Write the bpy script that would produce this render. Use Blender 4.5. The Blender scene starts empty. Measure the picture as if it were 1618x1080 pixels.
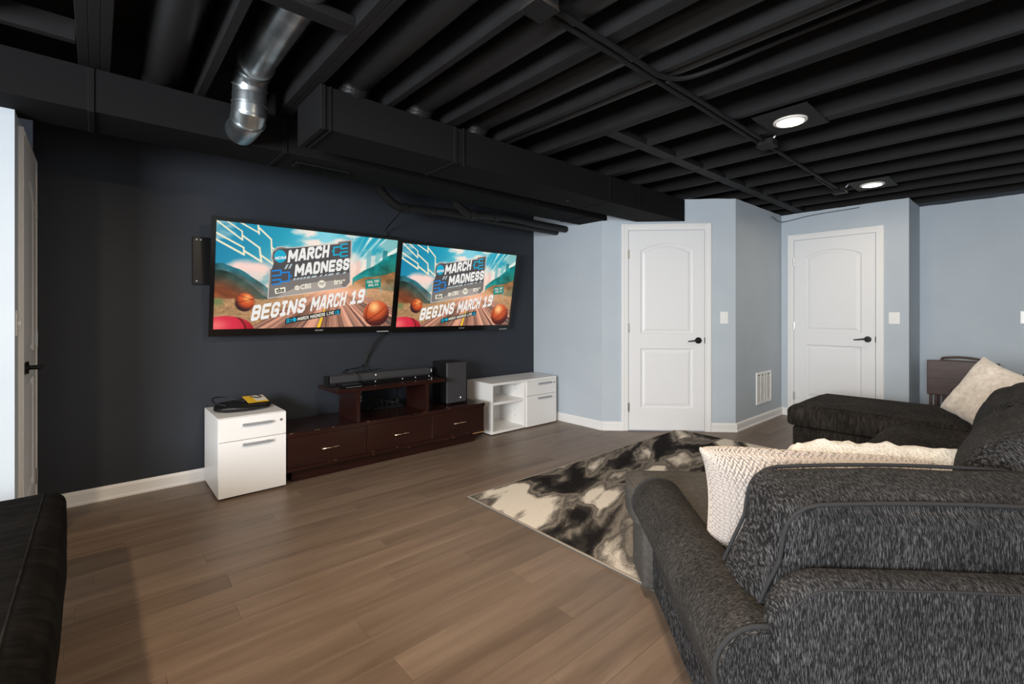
import bpy, bmesh, math, random
import numpy as np
from mathutils import Vector, Matrix, noise as mnoise

random.seed(7); np.random.seed(7)
SC = bpy.context.scene
C = SC.collection
PI = math.pi

# ------------------------------------------------------------------ camera
cam_d = bpy.data.cameras.new('camera'); cam = bpy.data.objects.new('camera', cam_d); C.objects.link(cam)
cam.location = (0, 0, 1.204)
cam.rotation_euler = (math.radians(90), 0, math.radians(-41.55))
cam_d.sensor_width = 36.0; cam_d.lens = 740 / 1618 * 36
cam_d.shift_y = -(540 - 494) / 1618
cam_d.clip_start = 0.02
SC.camera = cam

# ------------------------------------------------------------------ world, exposure
w = bpy.data.worlds.new('world'); SC.world = w; w.use_nodes = True
w.node_tree.nodes['Background'].inputs[0].default_value = (0.55, 0.65, 0.8, 1)
w.node_tree.nodes['Background'].inputs[1].default_value = 0.05
SC.view_settings.view_transform = 'Standard'; SC.view_settings.look = 'None'
SC.view_settings.gamma = 1.0; SC.view_settings.use_curve_mapping = False
SC.view_settings.exposure = 0.0
SC.cycles.use_denoising = True
SC.cycles.max_bounces = 8; SC.cycles.diffuse_bounces = 5; SC.cycles.glossy_bounces = 4

CAN_W = 27.0            # watts of one recessed lamp
FILL_WINDOW_W = 400.0         # watts of the light in the added window
CAN_COL = (1.0, 0.79, 0.57)
FILL_COL = (0.94, 0.97, 1.0)
def area_light(name, loc, rot, size, size_y, power, color, shape='RECTANGLE', spread=PI):
    d = bpy.data.lights.new(name, 'AREA'); d.shape = shape; d.size = size
    if shape in ('RECTANGLE', 'ELLIPSE'): d.size_y = size_y
    d.energy = power; d.color = color; d.spread = spread
    o = bpy.data.objects.new(name, d); C.objects.link(o); o.location = loc; o.rotation_euler = rot
    return o
# key light in an unseen window added to the left wall (frame and pane below)
WIN_Y, WIN_W, WIN_Z0, WIN_Z1 = -0.25, 2.4, 0.85, 2.05
area_light('added_window_light', (-2.97, WIN_Y, (WIN_Z0+WIN_Z1)/2), (0, math.radians(-90), 0), WIN_Z1-WIN_Z0-0.04, WIN_W-0.04, FILL_WINDOW_W, FILL_COL)

# ------------------------------------------------------------------ material helpers
def s2l(c):
    return tuple(((v / 255) / 12.92 if v / 255 <= 0.04045 else ((v / 255 + 0.055) / 1.055) ** 2.4) for v in c) + (1.0,)
MATS = {}
def mat(name, col, rough=0.5, metal=0.0, spec=0.5, sheen=0.0, emit=None, es=0.0, trans=0.0, coat=0.0):
    m = bpy.data.materials.new(name); m.use_nodes = True
    b = m.node_tree.nodes['Principled BSDF']
    b.inputs['Base Color'].default_value = tuple(col[:3]) + (1.0,)
    b.inputs['Roughness'].default_value = rough; b.inputs['Metallic'].default_value = metal
    b.inputs['Specular IOR Level'].default_value = spec
    b.inputs['Sheen Weight'].default_value = sheen
    b.inputs['Transmission Weight'].default_value = trans
    b.inputs['Coat Weight'].default_value = coat
    if emit is not None:
        b.inputs['Emission Color'].default_value = tuple(emit[:3]) + (1.0,); b.inputs['Emission Strength'].default_value = es
    MATS[name] = m
    return m
def N(m, t, **kw):
    n = m.node_tree.nodes.new(t)
    for k, v in kw.items():
        if k in n.inputs.keys(): n.inputs[k].default_value = v
        else: setattr(n, k, v)
    return n
def L(m, a, ao, b, bi): m.node_tree.links.new(a.outputs[ao], b.inputs[bi])
def coords(m, scale=(1, 1, 1), rot=(0, 0, 0), out='Object'):
    t = N(m, 'ShaderNodeTexCoord'); mp = N(m, 'ShaderNodeMapping')
    # rotate first, then scale: done with two mapping nodes
    mp.inputs['Rotation'].default_value = rot
    mp2 = N(m, 'ShaderNodeMapping'); mp2.inputs['Scale'].default_value = scale
    L(m, t, out, mp, 'Vector'); L(m, mp, 'Vector', mp2, 'Vector')
    return mp2
def ramp(m, stops):
    r = N(m, 'ShaderNodeValToRGB'); e = r.color_ramp.elements
    while len(e) < len(stops): e.new(0.5)
    for i, (p, c) in enumerate(stops):
        e[i].position = p; e[i].color = tuple(c[:3]) + (1.0,)
    return r
def bump(m, src, out, strength, dist=0.002):
    b = N(m, 'ShaderNodeBump'); b.inputs['Strength'].default_value = strength; b.inputs['Distance'].default_value = dist
    L(m, src, out, b, 'Height'); L(m, b, 'Normal', m.node_tree.nodes['Principled BSDF'], 'Normal')
def noisy(name, c0, c1, scale=(20, 20, 20), rot=(0, 0, 0), rough=0.5, detail=4, lo=0.35, hi=0.65, bstr=0.0, bdist=0.002, nscale=1.0, distort=0.0, **kw):
    m = mat(name, c0, rough, **kw); bs = m.node_tree.nodes['Principled BSDF']
    mp = coords(m, scale, rot)
    n = N(m, 'ShaderNodeTexNoise'); n.inputs['Scale'].default_value = nscale; n.inputs['Detail'].default_value = detail; n.inputs['Distortion'].default_value = distort
    L(m, mp, 'Vector', n, 'Vector')
    r = ramp(m, [(lo, c0), (hi, c1)])
    L(m, n, 'Fac', r, 'Fac'); L(m, r, 'Color', bs, 'Base Color')
    if bstr: bump(m, n, 'Fac', bstr, bdist)
    return m

# ------------------------------------------------------------------ mesh helpers
def BM(): return bmesh.new()
def box(bm, x0, x1, y0, y1, z0, z1, bev=0.0, seg=2):
    vs = [bm.verts.new(p) for p in ((x0,y0,z0),(x1,y0,z0),(x1,y1,z0),(x0,y1,z0),(x0,y0,z1),(x1,y0,z1),(x1,y1,z1),(x0,y1,z1))]
    fs = [bm.faces.new([vs[i] for i in f]) for f in ((3,2,1,0),(4,5,6,7),(0,1,5,4),(1,2,6,5),(2,3,7,6),(3,0,4,7))]
    if bev:
        es = list({e for f in fs for e in f.edges})
        r = bmesh.ops.bevel(bm, geom=es, offset=bev, segments=seg, affect='EDGES', profile=0.5)
        return list({v for f in r['faces'] for v in f.verts})
    return vs
def prism(bm, pts, z0, z1, bev=0.0, seg=3):
    """vertical prism over a plan polygon"""
    a = [bm.verts.new((p[0], p[1], z0)) for p in pts]; b = [bm.verts.new((p[0], p[1], z1)) for p in pts]
    n = len(pts); fs = [bm.faces.new(a[::-1]), bm.faces.new(b)]
    for i in range(n): fs.append(bm.faces.new((a[i], a[(i+1) % n], b[(i+1) % n], b[i])))
    bmesh.ops.recalc_face_normals(bm, faces=fs)
    if bev:
        es = list({e for f in fs for e in f.edges})
        bmesh.ops.bevel(bm, geom=es, offset=bev, segments=seg, affect='EDGES', profile=0.5)
def spline(pts, k=6, closed=False):
    P = [Vector(p) for p in pts]; out = []; n = len(P)
    rng = range(n) if closed else range(n - 1)
    for i in rng:
        g = (lambda j: P[j % n]) if closed else (lambda j: P[min(max(j, 0), n - 1)])
        p0, p1, p2, p3 = g(i-1), g(i), g(i+1), g(i+2)
        for s in range(k):
            t = s / k
            out.append(0.5 * ((2*p1) + (p2-p0)*t + (2*p0-5*p1+4*p2-p3)*t*t + (-p0+3*p1-3*p2+p3)*t**3))
    if not closed: out.append(P[-1])
    return out
def tube(bm, pts, r, n=8, closed=False, caps=True):
    P = [Vector(p) for p in pts]; m = len(P); rings = []
    rr = r if isinstance(r, (list, tuple)) else [r] * m
    up = None
    for i in range(m):
        if closed: t = P[(i+1) % m] - P[i-1]
        else: t = P[min(i+1, m-1)] - P[max(i-1, 0)]
        if t.length < 1e-9: t = Vector((0, 0, 1))
        t.normalize()
        if up is None:
            up = Vector((0, 0, 1)) if abs(t.z) < 0.9 else Vector((1, 0, 0))
        up = up - t * up.dot(t)
        if up.length < 1e-6: up = t.orthogonal()
        up.normalize(); sd = t.cross(up)
        rings.append([bm.verts.new(P[i] + (up * math.cos(2*PI*j/n) + sd * math.sin(2*PI*j/n)) * rr[i]) for j in range(n)])
    for i in range(m if closed else m - 1):
        a, b = rings[i], rings[(i+1) % m]
        for j in range(n): bm.faces.new((a[j], b[j], b[(j+1) % n], a[(j+1) % n]))
    if caps and not closed:
        bm.faces.new(rings[0]); bm.faces.new(rings[-1][::-1])
def cyl(bm, p0, p1, r, n=16): tube(bm, [p0, p1], r, n)
def flare_x(z, hz, fl):
    t = max(0.0, min(1.0, (0.35*hz - z)/(1.1*hz))); return 1 + fl*t*t*(3-2*t)
def cushion(bm, center, size, r=0.05, puff=(0, 0, 0), n=12, M=None, wr=0.0, ws=6.0, seed=0.0, flare=0.0):
    """soft box: rounded edges, swollen faces, a little creasing"""
    h = Vector((size[0]/2, size[1]/2, size[2]/2)); inner = Vector((h.x-r, h.y-r, h.z-r))
    ts = [math.sin(PI/2 * (2*i/n - 1)) for i in range(n+1)]
    fresh = []
    for ax in range(3):
        for sg in (-1, 1):
            grid = []
            for i in range(n+1):
                row = []
                for j in range(n+1):
                    p = [0, 0, 0]; p[ax] = sg; p[(ax+1) % 3] = ts[i]; p[(ax+2) % 3] = ts[j]
                    q = Vector((p[0]*h.x, p[1]*h.y, p[2]*h.z))
                    c = Vector([max(-inner[k], min(inner[k], q[k])) for k in range(3)])
                    d = q - c
                    if d.length > 1e-9: q = c + d.normalized() * r
                    for k in range(3):
                        u, v = p[(k+1) % 3], p[(k+2) % 3]
                        q[k] += puff[k] * p[k] * (1-u*u) * (1-v*v)
                    if flare: q.x *= flare_x(q.z, h.z, flare)
                    if wr:
                        nn = mnoise.noise(q * ws + Vector((seed, seed*2, seed*3)))
                        n2 = mnoise.noise(q * ws * 2.7 + Vector((seed*5, seed, 0)))
                        q += (q.normalized() if q.length else Vector((0,0,1))) * wr * (nn + 0.4*n2)
                    q = Vector(center) + q if M is None else M @ q
                    v = bm.verts.new(q); row.append(v); fresh.append(v)
                grid.append(row)
            for i in range(n):
                for j in range(n):
                    f = (grid[i][j], grid[i+1][j], grid[i+1][j+1], grid[i][j+1])
                    bm.faces.new(f if sg > 0 else f[::-1])
    bmesh.ops.remove_doubles(bm, verts=fresh, dist=1e-5)
def pillow(bm, M, w, h, t, n=22, ears=0.10, wr=0.004, ws=9.0, seed=0.0, taper=0.0):
    """throw pillow lying in its local xz plane, thickness along y"""
    for sg in (-1, 1):
        g = []
        for i in range(n+1):
            row = []
            for j in range(n+1):
                u = math.sin(PI/2*(2*i/n-1)); v = math.sin(PI/2*(2*j/n-1))
                th = t/2 * ((1-u**4) * (1-v**4)) ** 0.45
                x = u * w/2 * (1 - ears*(1-v*v)) * (1 - taper*(1-v)/2); z = v * h/2 * (1 - ears*(1-u*u))
                p = Vector((x, sg*th, z))
                p.y += wr * mnoise.noise(Vector((x*ws+seed, z*ws, sg*2.0+seed))) * (1 if th > 0.004 else 0)
                p.z += wr * mnoise.noise(Vector((x*ws, z*ws+seed, 7.1)))
                row.append(bm.verts.new(M @ p))
            g.append(row)
        for i in range(n):
            for j in range(n):
                f = (g[i][j], g[i+1][j], g[i+1][j+1], g[i][j+1])
                bm.faces.new(f if sg < 0 else f[::-1])
    bmesh.ops.remove_doubles(bm, verts=bm.verts, dist=1e-5)

def thing(name, label, cat, loc=(0, 0, 0), group=None):
    o = bpy.data.objects.new(name, None); C.objects.link(o); o.location = loc; o.empty_display_size = 0.05
    if label: o['label'] = label
    if cat: o['category'] = cat
    if group: o['group'] = group
    return o
def wloc(o):
    v = Vector((0, 0, 0))
    while o is not None: v += o.location; o = o.parent
    return v
def mk(name, bm, m, parent=None, smooth=False, label=None, cat=None, group=None, kind=None, recalc=True):
    """bm holds world coordinates; origin is put at the bottom centre of the piece"""
    if recalc: bmesh.ops.recalc_face_normals(bm, faces=bm.faces)
    xs = [v.co for v in bm.verts]
    lo = Vector([min(c[k] for c in xs) for k in range(3)]); hi = Vector([max(c[k] for c in xs) for k in range(3)])
    c = (lo + hi) / 2; c.z = lo.z
    bmesh.ops.translate(bm, verts=bm.verts, vec=-c)
    me = bpy.data.meshes.new(name); bm.to_mesh(me); bm.free()
    if smooth: me.polygons.foreach_set('use_smooth', [True] * len(me.polygons))
    me.materials.append(m)
    o = bpy.data.objects.new(name, me); C.objects.link(o)
    if parent is not None:
        o.parent = parent; o.location = c - wloc(parent)
    else: o.location = c
    if label: o['label'] = label
    if cat: o['category'] = cat
    if group: o['group'] = group
    if kind: o['kind'] = kind
    return o
def smooth_angle(o, deg=40):
    me = o.data; me.polygons.foreach_set('use_smooth', [True] * len(me.polygons))
    try: me.set_sharp_from_angle(angle=math.radians(deg))
    except Exception: pass
    return o
def copy_tree(o, parent=None, delta=(0, 0, 0), label=None):
    kids = list(o.children)
    c = o.copy(); C.objects.link(c); c.parent = parent
    c.location = o.location + Vector(delta)
    if label: c['label'] = label
    for ch in kids: copy_tree(ch, c)
    return c

# ------------------------------------------------------------------ materials
M_blue = noisy('pale blue wall paint', s2l((187, 197, 206)), s2l((191, 201, 209)), (3, 3, 3), rough=0.75, spec=0.25, bstr=0.0)
M_dark = noisy('charcoal navy wall paint', s2l((45, 49, 56)), s2l((48, 52, 59)), (3, 3, 3), rough=0.55, spec=0.35)
M_trim = mat('white trim paint', s2l((236, 236, 235)), 0.4)
M_door = mat('white door paint', s2l((235, 236, 237)), 0.45)
M_black = noisy('black ceiling paint', s2l((25, 25, 26)), s2l((29, 29, 30)), (6, 6, 6), rough=0.65, spec=0.2)
M_ductblack = mat('black painted sheet metal', s2l((26, 26, 27)), 0.5, spec=0.3)
M_rect = mat('matt black painted duct', s2l((25, 25, 26)), 0.8, spec=0.08)
M_sub = mat('black painted subfloor', s2l((22, 22, 23)), 0.8)
M_galv = noisy('galvanised steel', s2l((150, 158, 162)), s2l((196, 202, 205)), (9, 9, 9), rough=0.33, metal=0.96)
M_steel = mat('brushed aluminium', s2l((165, 167, 170)), 0.4, metal=0.35)
M_gold = mat('champagne metal', s2l((225, 205, 170)), 0.25, metal=1.0)
M_hblack = mat('black metal', s2l((18, 18, 19)), 0.35, metal=0.3)
M_nickel = mat('satin nickel hinge', s2l((190, 186, 180)), 0.3, metal=1.0)
M_plastic_b = mat('black plastic', s2l((20, 20, 22)), 0.4)
M_plastic_g = noisy('charcoal speaker cloth', s2l((44, 44, 46)), s2l((58, 58, 60)), (300, 300, 300), rough=0.8)
M_gloss_b = mat('gloss black plastic', s2l((14, 14, 15)), 0.15)
M_cab = mat('white laminate', s2l((238, 237, 235)), 0.4)
M_cabin = mat('white laminate inside', s2l((226, 225, 222)), 0.5)
M_plate = mat('white plastic plate', s2l((240, 240, 238)), 0.3)
M_led = mat('white indicator lamp', (0.8, 0.8, 0.8), 0.4, emit=(1, 1, 1), es=0.8)
M_logo = mat('silver lettering', s2l((150, 150, 152)), 0.4)
M_vinyl = mat('dark slot', s2l((70, 66, 60)), 0.7)
M_yellow = mat('yellow print', s2l((225, 180, 45)), 0.6)
M_paper = mat('white paper', s2l((215, 210, 200)), 0.7)
M_cable = mat('black cable', s2l((14, 14, 15)), 0.5)
M_sequin = noisy('black sequin fabric', s2l((12, 12, 13)), s2l((70, 66, 62)), (260, 260, 260), rough=0.35, lo=0.58, hi=0.74, bstr=0.6, bdist=0.003)
M_under = mat('dark floor underlay', s2l((40, 32, 26)), 0.9)
M_dustcloth = mat('black dust cloth', s2l((16, 16, 16)), 0.9)

def wood(name, c0, c1, sc, rough=0.35, use_rand=False, spec=0.5, lo=0.3, hi=0.7, amount=0.25, coat=0.0):
    m = mat(name, c0, rough, spec=spec, coat=coat); bs = m.node_tree.nodes['Principled BSDF']
    mp = coords(m, sc)
    vec = (mp, 'Vector')
    if use_rand:
        oi = N(m, 'ShaderNodeObjectInfo'); mul = N(m, 'ShaderNodeMath', operation='MULTIPLY'); mul.inputs[1].default_value = 57.0
        L(m, oi, 'Random', mul, 0)
        cb = N(m, 'ShaderNodeCombineXYZ'); L(m, mul, 'Value', cb, 'X'); L(m, mul, 'Value', cb, 'Y'); L(m, mul, 'Value', cb, 'Z')
        ad = N(m, 'ShaderNodeVectorMath', operation='ADD'); L(m, mp, 'Vector', ad, 0); L(m, cb, 'Vector', ad, 1); vec = (ad, 'Vector')
    n1 = N(m, 'ShaderNodeTexNoise'); n1.inputs['Scale'].default_value = 1.0; n1.inputs['Detail'].default_value = 6; n1.inputs['Distortion'].default_value = 0.6; n1.inputs['Roughness'].default_value = 0.6
    L(m, vec[0], vec[1], n1, 'Vector')
    r1 = ramp(m, [(lo, c0), (hi, c1)]); L(m, n1, 'Fac', r1, 'Fac')
    last = (r1, 'Color')
    if use_rand:
        mr = N(m, 'ShaderNodeMapRange'); mr.inputs['To Min'].default_value = 1-amount; mr.inputs['To Max'].default_value = 1+amount
        L(m, oi, 'Random', mr, 'Value')
        # knots: sparse dark spots stretched along the plank
        vo = N(m, 'ShaderNodeTexVoronoi'); vo.inputs['Scale'].default_value = 0.55
        L(m, vec[0], vec[1], vo, 'Vector')
        kr = ramp(m, [(0.03, (0.55, 0.5, 0.45)), (0.14, (1, 1, 1))]); L(m, vo, 'Distance', kr, 'Fac')
        mx = N(m, 'ShaderNodeMix', data_type='RGBA', blend_type='MULTIPLY'); mx.inputs['Factor'].default_value = 1.0
        L(m, r1, 'Color', mx, 6); L(m, mr, 'Result', mx, 7)
        mx2 = N(m, 'ShaderNodeMix', data_type='RGBA', blend_type='MULTIPLY'); mx2.inputs['Factor'].default_value = 0.8
        L(m, mx, 2, mx2, 6); L(m, kr, 'Color', mx2, 7); last = (mx2, 2)
    L(m, last[0], last[1], bs, 'Base Color')
    bump(m, n1, 'Fac', 0.12, 0.0008)
    return m
M_floor = wood('grey brown oak vinyl plank', s2l((104, 87, 74)), s2l((134, 116, 100)), (1.1, 13, 13), 0.40, True, spec=0.4, amount=0.12, lo=0.28, hi=0.72)
M_floor2 = wood('grey brown oak vinyl', s2l((104, 87, 74)), s2l((134, 116, 100)), (1.1, 13, 13), 0.42, spec=0.4)
M_esp = wood('espresso veneer', s2l((31, 14, 11)), s2l((45, 21, 17)), (3, 30, 30), 0.22, spec=0.5)
M_tray = wood('walnut tray wood', s2l((58, 38, 31)), s2l((84, 58, 48)), (20, 3, 30), 0.4)
M_chip = mat('raw chipped particleboard', s2l((150, 112, 70)), 0.9)

def fabric(name, dark, light, scale, rot=(0, 0, 0), lo=0.42, hi=0.72, rough=0.85, sheen=0.25, big=0.35, bstr=0.5):
    m = mat(name, dark, rough, sheen=sheen*0.15, spec=0.06); bs = m.node_tree.nodes['Principled BSDF']
    bs.inputs['Sheen Roughness'].default_value = 0.5
    mp = coords(m, scale, rot)
    n = N(m, 'ShaderNodeTexNoise'); n.inputs['Scale'].default_value = 1.0; n.inputs['Detail'].default_value = 5; n.inputs['Roughness'].default_value = 0.65; n.inputs['Distortion'].default_value = 0.4
    L(m, mp, 'Vector', n, 'Vector')
    r = ramp(m, [(lo, dark), (hi, light)]); L(m, n, 'Fac', r, 'Fac')
    mp2 = coords(m, (5, 5, 5)); n2 = N(m, 'ShaderNodeTexNoise'); n2.inputs['Scale'].default_value = 1.0; n2.inputs['Detail'].default_value = 3
    L(m, mp2, 'Vector', n2, 'Vector')
    mr = N(m, 'ShaderNodeMapRange'); mr.inputs['From Min'].default_value = 0.3; mr.inputs['From Max'].default_value = 0.7
    mr.inputs['To Min'].default_value = 1-big; mr.inputs['To Max'].default_value = 1+big; L(m, n2, 'Fac', mr, 'Value')
    mx = N(m, 'ShaderNodeMix', data_type='RGBA', blend_type='MULTIPLY'); mx.inputs['Factor'].default_value = 1.0
    L(m, r, 'Color', mx, 6); L(m, mr, 'Result', mx, 7); L(m, mx, 2, bs, 'Base Color')
    bump(m, n, 'Fac', bstr, 0.003)
    return m
R45 = (0, 0, math.radians(45))          # turns world xy so that x runs along the 45 degree sofa back
CD, CL = s2l((23, 23, 24)), s2l((108, 108, 110))
M_fab_back = fabric('charcoal chenille, upright nap', CD, CL, (560, 80, 62), R45, sheen=0.1, lo=0.47, hi=0.80, bstr=0.35, big=0.2)
M_fab_arm = fabric('charcoal chenille, nap round the arm', s2l((27, 26, 25)), s2l((100, 97, 94)), (85, 520, 85), R45, sheen=0.1, lo=0.46, hi=0.80, bstr=0.35, big=0.25)
M_fab_flat = fabric('charcoal smooth microfibre', s2l((72, 69, 66)), s2l((86, 83, 79)), (60, 60, 60), R45, big=0.12, bstr=0.15, sheen=0.08)
M_fab_far = fabric('dark charcoal microfibre', s2l((40, 37, 34)), s2l((68, 64, 59)), (14, 70, 14), big=0.3, bstr=0.3, sheen=0.06)
M_fab_pipe = mat('charcoal piping', s2l((48, 48, 49)), 0.9, spec=0.06)
M_futon = fabric('black suede', s2l((14, 13, 12)), s2l((28, 26, 25)), (10, 26, 10), big=0.4, bstr=0.3, sheen=0.02, rough=1.0)
M_futon.node_tree.nodes['Principled BSDF'].inputs['Specular IOR Level'].default_value = 0.05
M_knit = mat('blush knit yarn', s2l((172, 163, 156)), 0.95, sheen=0.1, spec=0.1)
M_sherpa = noisy('white sherpa fleece', s2l((214, 209, 201)), s2l((250, 247, 240)), (120, 120, 120), rough=0.95, lo=0.3, hi=0.6, bstr=1.0, bdist=0.008, sheen=0.4)
M_cream = noisy('cream plush', s2l((212, 199, 184)), s2l((236, 224, 210)), (40, 40, 40), rough=0.95, lo=0.3, hi=0.65, bstr=0.8, bdist=0.006, sheen=0.4)

# rug: ink cloud pattern in black, greys and cream
M_rug = mat('ink cloud rug pile', (0.2, 0.2, 0.2), 0.95, spec=0.05)
def _rug():
    m = M_rug; bs = m.node_tree.nodes['Principled BSDF']
    mp = coords(m, (0.50, 1.25, 1), (0, 0, math.radians(-20)))
    n0 = N(m, 'ShaderNodeTexNoise'); n0.inputs['Scale'].default_value = 1.3; n0.inputs['Detail'].default_value = 4
    L(m, mp, 'Vector', n0, 'Vector')
    sub = N(m, 'ShaderNodeVectorMath', operation='SUBTRACT'); sub.inputs[1].default_value = (0.5, 0.5, 0.5); L(m, n0, 'Color', sub, 0)
    sc = N(m, 'ShaderNodeVectorMath', operation='SCALE'); sc.inputs['Scale'].default_value = 0.9; L(m, sub, 'Vector', sc, 0)
    ad = N(m, 'ShaderNodeVectorMath', operation='ADD'); L(m, mp, 'Vector', ad, 0); L(m, sc, 'Vector', ad, 1)
    n1 = N(m, 'ShaderNodeTexNoise'); n1.inputs['Scale'].default_value = 1.9; n1.inputs['Detail'].default_value = 9; n1.inputs['Roughness'].default_value = 0.55; n1.inputs['Distortion'].default_value = 0.7
    L(m, ad, 'Vector', n1, 'Vector')
    # billows: edges of cells give the scalloped cloud rims
    vo = N(m, 'ShaderNodeTexVoronoi'); vo.feature = 'SMOOTH_F1'; vo.inputs['Scale'].default_value = 3.4; vo.inputs['Smoothness'].default_value = 0.15
    L(m, ad, 'Vector', vo, 'Vector')
    ml = N(m, 'ShaderNodeMath', operation='MULTIPLY_ADD'); ml.inputs[1].default_value = -0.42; L(m, vo, 'Distance', ml, 0); L(m, n1, 'Fac', ml, 2)
    n3 = N(m, 'ShaderNodeTexNoise'); n3.inputs['Scale'].default_value = 90; n3.inputs['Detail'].default_value = 2
    tc = N(m, 'ShaderNodeTexCoord'); L(m, tc, 'Object', n3, 'Vector')
    a2 = N(m, 'ShaderNodeMath', operation='MULTIPLY_ADD'); a2.inputs[1].default_value = 0.07; L(m, n3, 'Fac', a2, 0); L(m, ml, 'Value', a2, 2)
    r = ramp(m, [(0.16, s2l((34, 32, 32))), (0.22, s2l((66, 62, 59))), (0.275, s2l((140, 132, 122))), (0.315, s2l((84, 80, 76))), (0.365, s2l((164, 156, 145))), (0.42, s2l((226, 217, 203)))])
    L(m, a2, 'Value', r, 'Fac'); L(m, r, 'Color', bs, 'Base Color')
    bump(m, n3, 'Fac', 0.6, 0.004)
_rug()
M_rugedge = mat('rug binding', s2l((150, 140, 126)), 0.9)
M_rugside = mat('grey rug backing edge', s2l((86, 83, 80)), 0.9)

# ------------------------------------------------------------------ THE ROOM
Xl, Xr, Yb, Yt = -3.0, 6.73, -3.0, 4.0          # left, right, rear and television walls
HW = 2.36                                       # underside of the joists
def wall(name, p0, p1, z1, m, th=0.12, jag=0.005, z0=0.0, parent=None):
    """upright slab from p0 to p1; the room is on the left of p0 -> p1, the thickness goes to the right"""
    a = Vector((p0[0], p0[1], 0)); b = Vector((p1[0], p1[1], 0)); d = b - a; ln = d.length; d.normalize()
    nrm = Vector((d.y, -d.x, 0)); k = max(2, int(ln / 0.05)); bm = BM()
    cols = []
    for i in range(k+1):
        q = a + d * (ln*i/k); top = z1 + (jag * mnoise.noise(Vector((q.x*9, q.y*9, 1.7))) if jag else 0)
        cols.append([bm.verts.new((q.x, q.y, z0)), bm.verts.new((q.x, q.y, top)), bm.verts.new((q.x+nrm.x*th, q.y+nrm.y*th, top)), bm.verts.new((q.x+nrm.x*th, q.y+nrm.y*th, z0))])
    for i in range(k):
        A, B = cols[i], cols[i+1]
        for j in range(4): bm.faces.new((A[j], A[(j+1) % 4], B[(j+1) % 4], B[j]))
    bm.faces.new(cols[0]); bm.faces.new(cols[-1][::-1])
    return mk(name, bm, m, parent, kind='structure')
K0 = (3.89, 2.99); K1 = (4.835, 2.045)          # ends of the slanting wall with door_1
wall('wall_television', (3.89, Yt), (-0.287, Yt), 2.6, M_dark)
wall('wall_far', K0, (3.89, Yt), HW, M_blue)
wall('wall_slanted', K1, K0, HW, M_blue)
wall('wall_return', (6.10, 2.045), K1, HW, M_blue)
wall('wall_end', (6.10, 0.875), (6.10, 2.045), HW, M_blue)
wall('wall_jog', (Xr+0.1, 0.875), (6.22, 0.875), HW, M_blue, th=0.10)
wall('wall_right', (Xr, Yb), (Xr, 0.8745), HW, M_blue)
wall('wall_closet', (-0.287, Yt+0.12), (-0.287, 3.17), 2.165, M_blue, th=0.10)
wall('wall_left_front', (-0.387, 3.17), (Xl, 3.17), 2.165, M_blue)
wall('wall_left', (Xl, 3.17), (Xl, Yb), HW, M_blue)
wall('wall_rear', (Xl, Yb), (Xr, Yb), HW, M_blue)

# floor: underlay slab, planks as pieces
bm = BM(); box(bm, Xl-0.12, Xr+0.12, Yb-0.12, Yt+0.12, -0.06, -0.008)
floor = mk('floor', bm, M_under, kind='structure')
PW, PL_ = 0.142, 1.21
def plank_mesh():
    bm = BM(); g = 0.0003; c = 0.0006
    x, y = PL_/2-g, PW/2-g
    b = [bm.verts.new(p) for p in ((-x,-y,-0.008),(x,-y,-0.008),(x,y,-0.008),(-x,y,-0.008))]
    mdl = [bm.verts.new(p) for p in ((-x,-y,-c),(x,-y,-c),(x,y,-c),(-x,y,-c))]
    t = [bm.verts.new(p) for p in ((-x+c,-y+c,0),(x-c,-y+c,0),(x-c,y-c,0),(-x+c,y-c,0))]
    for i in range(4):
        j = (i+1) % 4
        bm.faces.new((b[i], b[j], mdl[j], mdl[i])); bm.faces.new((mdl[i], mdl[j], t[j], t[i]))
    bm.faces.new(t)
    me = bpy.data.meshes.new('plank'); bm.to_mesh(me); bm.free(); me.materials.append(M_floor); return me
pmesh = plank_mesh(); rest = BM(); fl = floor.location
rows = int((Yt + 0.1 - (Yb - 0.1)) / PW) + 1
rnd = random.Random(3)
offs = 0.0
for r_ in range(rows):
    y = Yt + 0.06 - PW * (r_ + 0.5)
    offs = (offs + rnd.uniform(0.3, 0.75)) % PL_
    x = Xl - 0.1 - PL_ + offs
    while x < Xr + 0.1:
        cx = x + PL_/2
        seen = y > 0.55 and -0.95 < cx < 6.6 and not (y > 2.2 and cx + y > 7.9)
        if seen:
            o = bpy.data.objects.new('plank', pmesh); C.objects.link(o); o.parent = floor
            o.location = Vector((cx, y, 0)) - fl
        elif y < 0.6 or cx < -0.9:
            xa, xb = max(x, Xl-0.1)+0.0006, min(x+PL_, Xr+0.1)-0.0006
            if xb - xa > 0.02: box(rest, xa, xb, y-PW/2+0.0006, y+PW/2-0.0006, -0.008, 0)
        x += PL_
mk('plank_field', rest, M_floor2, floor, kind='stuff')

# baseboards with a shoe moulding
def baseboard(name, p0, p1, cut=()):
    a = Vector((p0[0], p0[1], 0)); b = Vector((p1[0], p1[1], 0)); d = (b-a).normalized(); nrm = Vector((-d.y, d.x, 0))
    prof = [(0, 0), (0.020, 0), (0.020, 0.012), (0.013, 0.020), (0.013, 0.072), (0.008, 0.084), (0.004, 0.089), (0, 0.089)]
    bm = BM(); segs = []
    t = 0.0; ln = (b-a).length
    for c0, c1 in cut: segs.append((t, c0)); t = c1
    segs.append((t, ln))
    for s0, s1 in segs:
        A = [bm.verts.new(a + d*s0 + nrm*p + Vector((0, 0, z))) for p, z in prof]; B = [bm.verts.new(a + d*s1 + nrm*p + Vector((0, 0, z))) for p, z in prof]
        n = len(prof)
        for i in range(n): bm.faces.new((A[i], A[(i+1) % n], B[(i+1) % n], B[i]))
        bm.faces.new(A); bm.faces.new(B[::-1])
    return mk(name, bm, M_trim, kind='structure')
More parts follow.
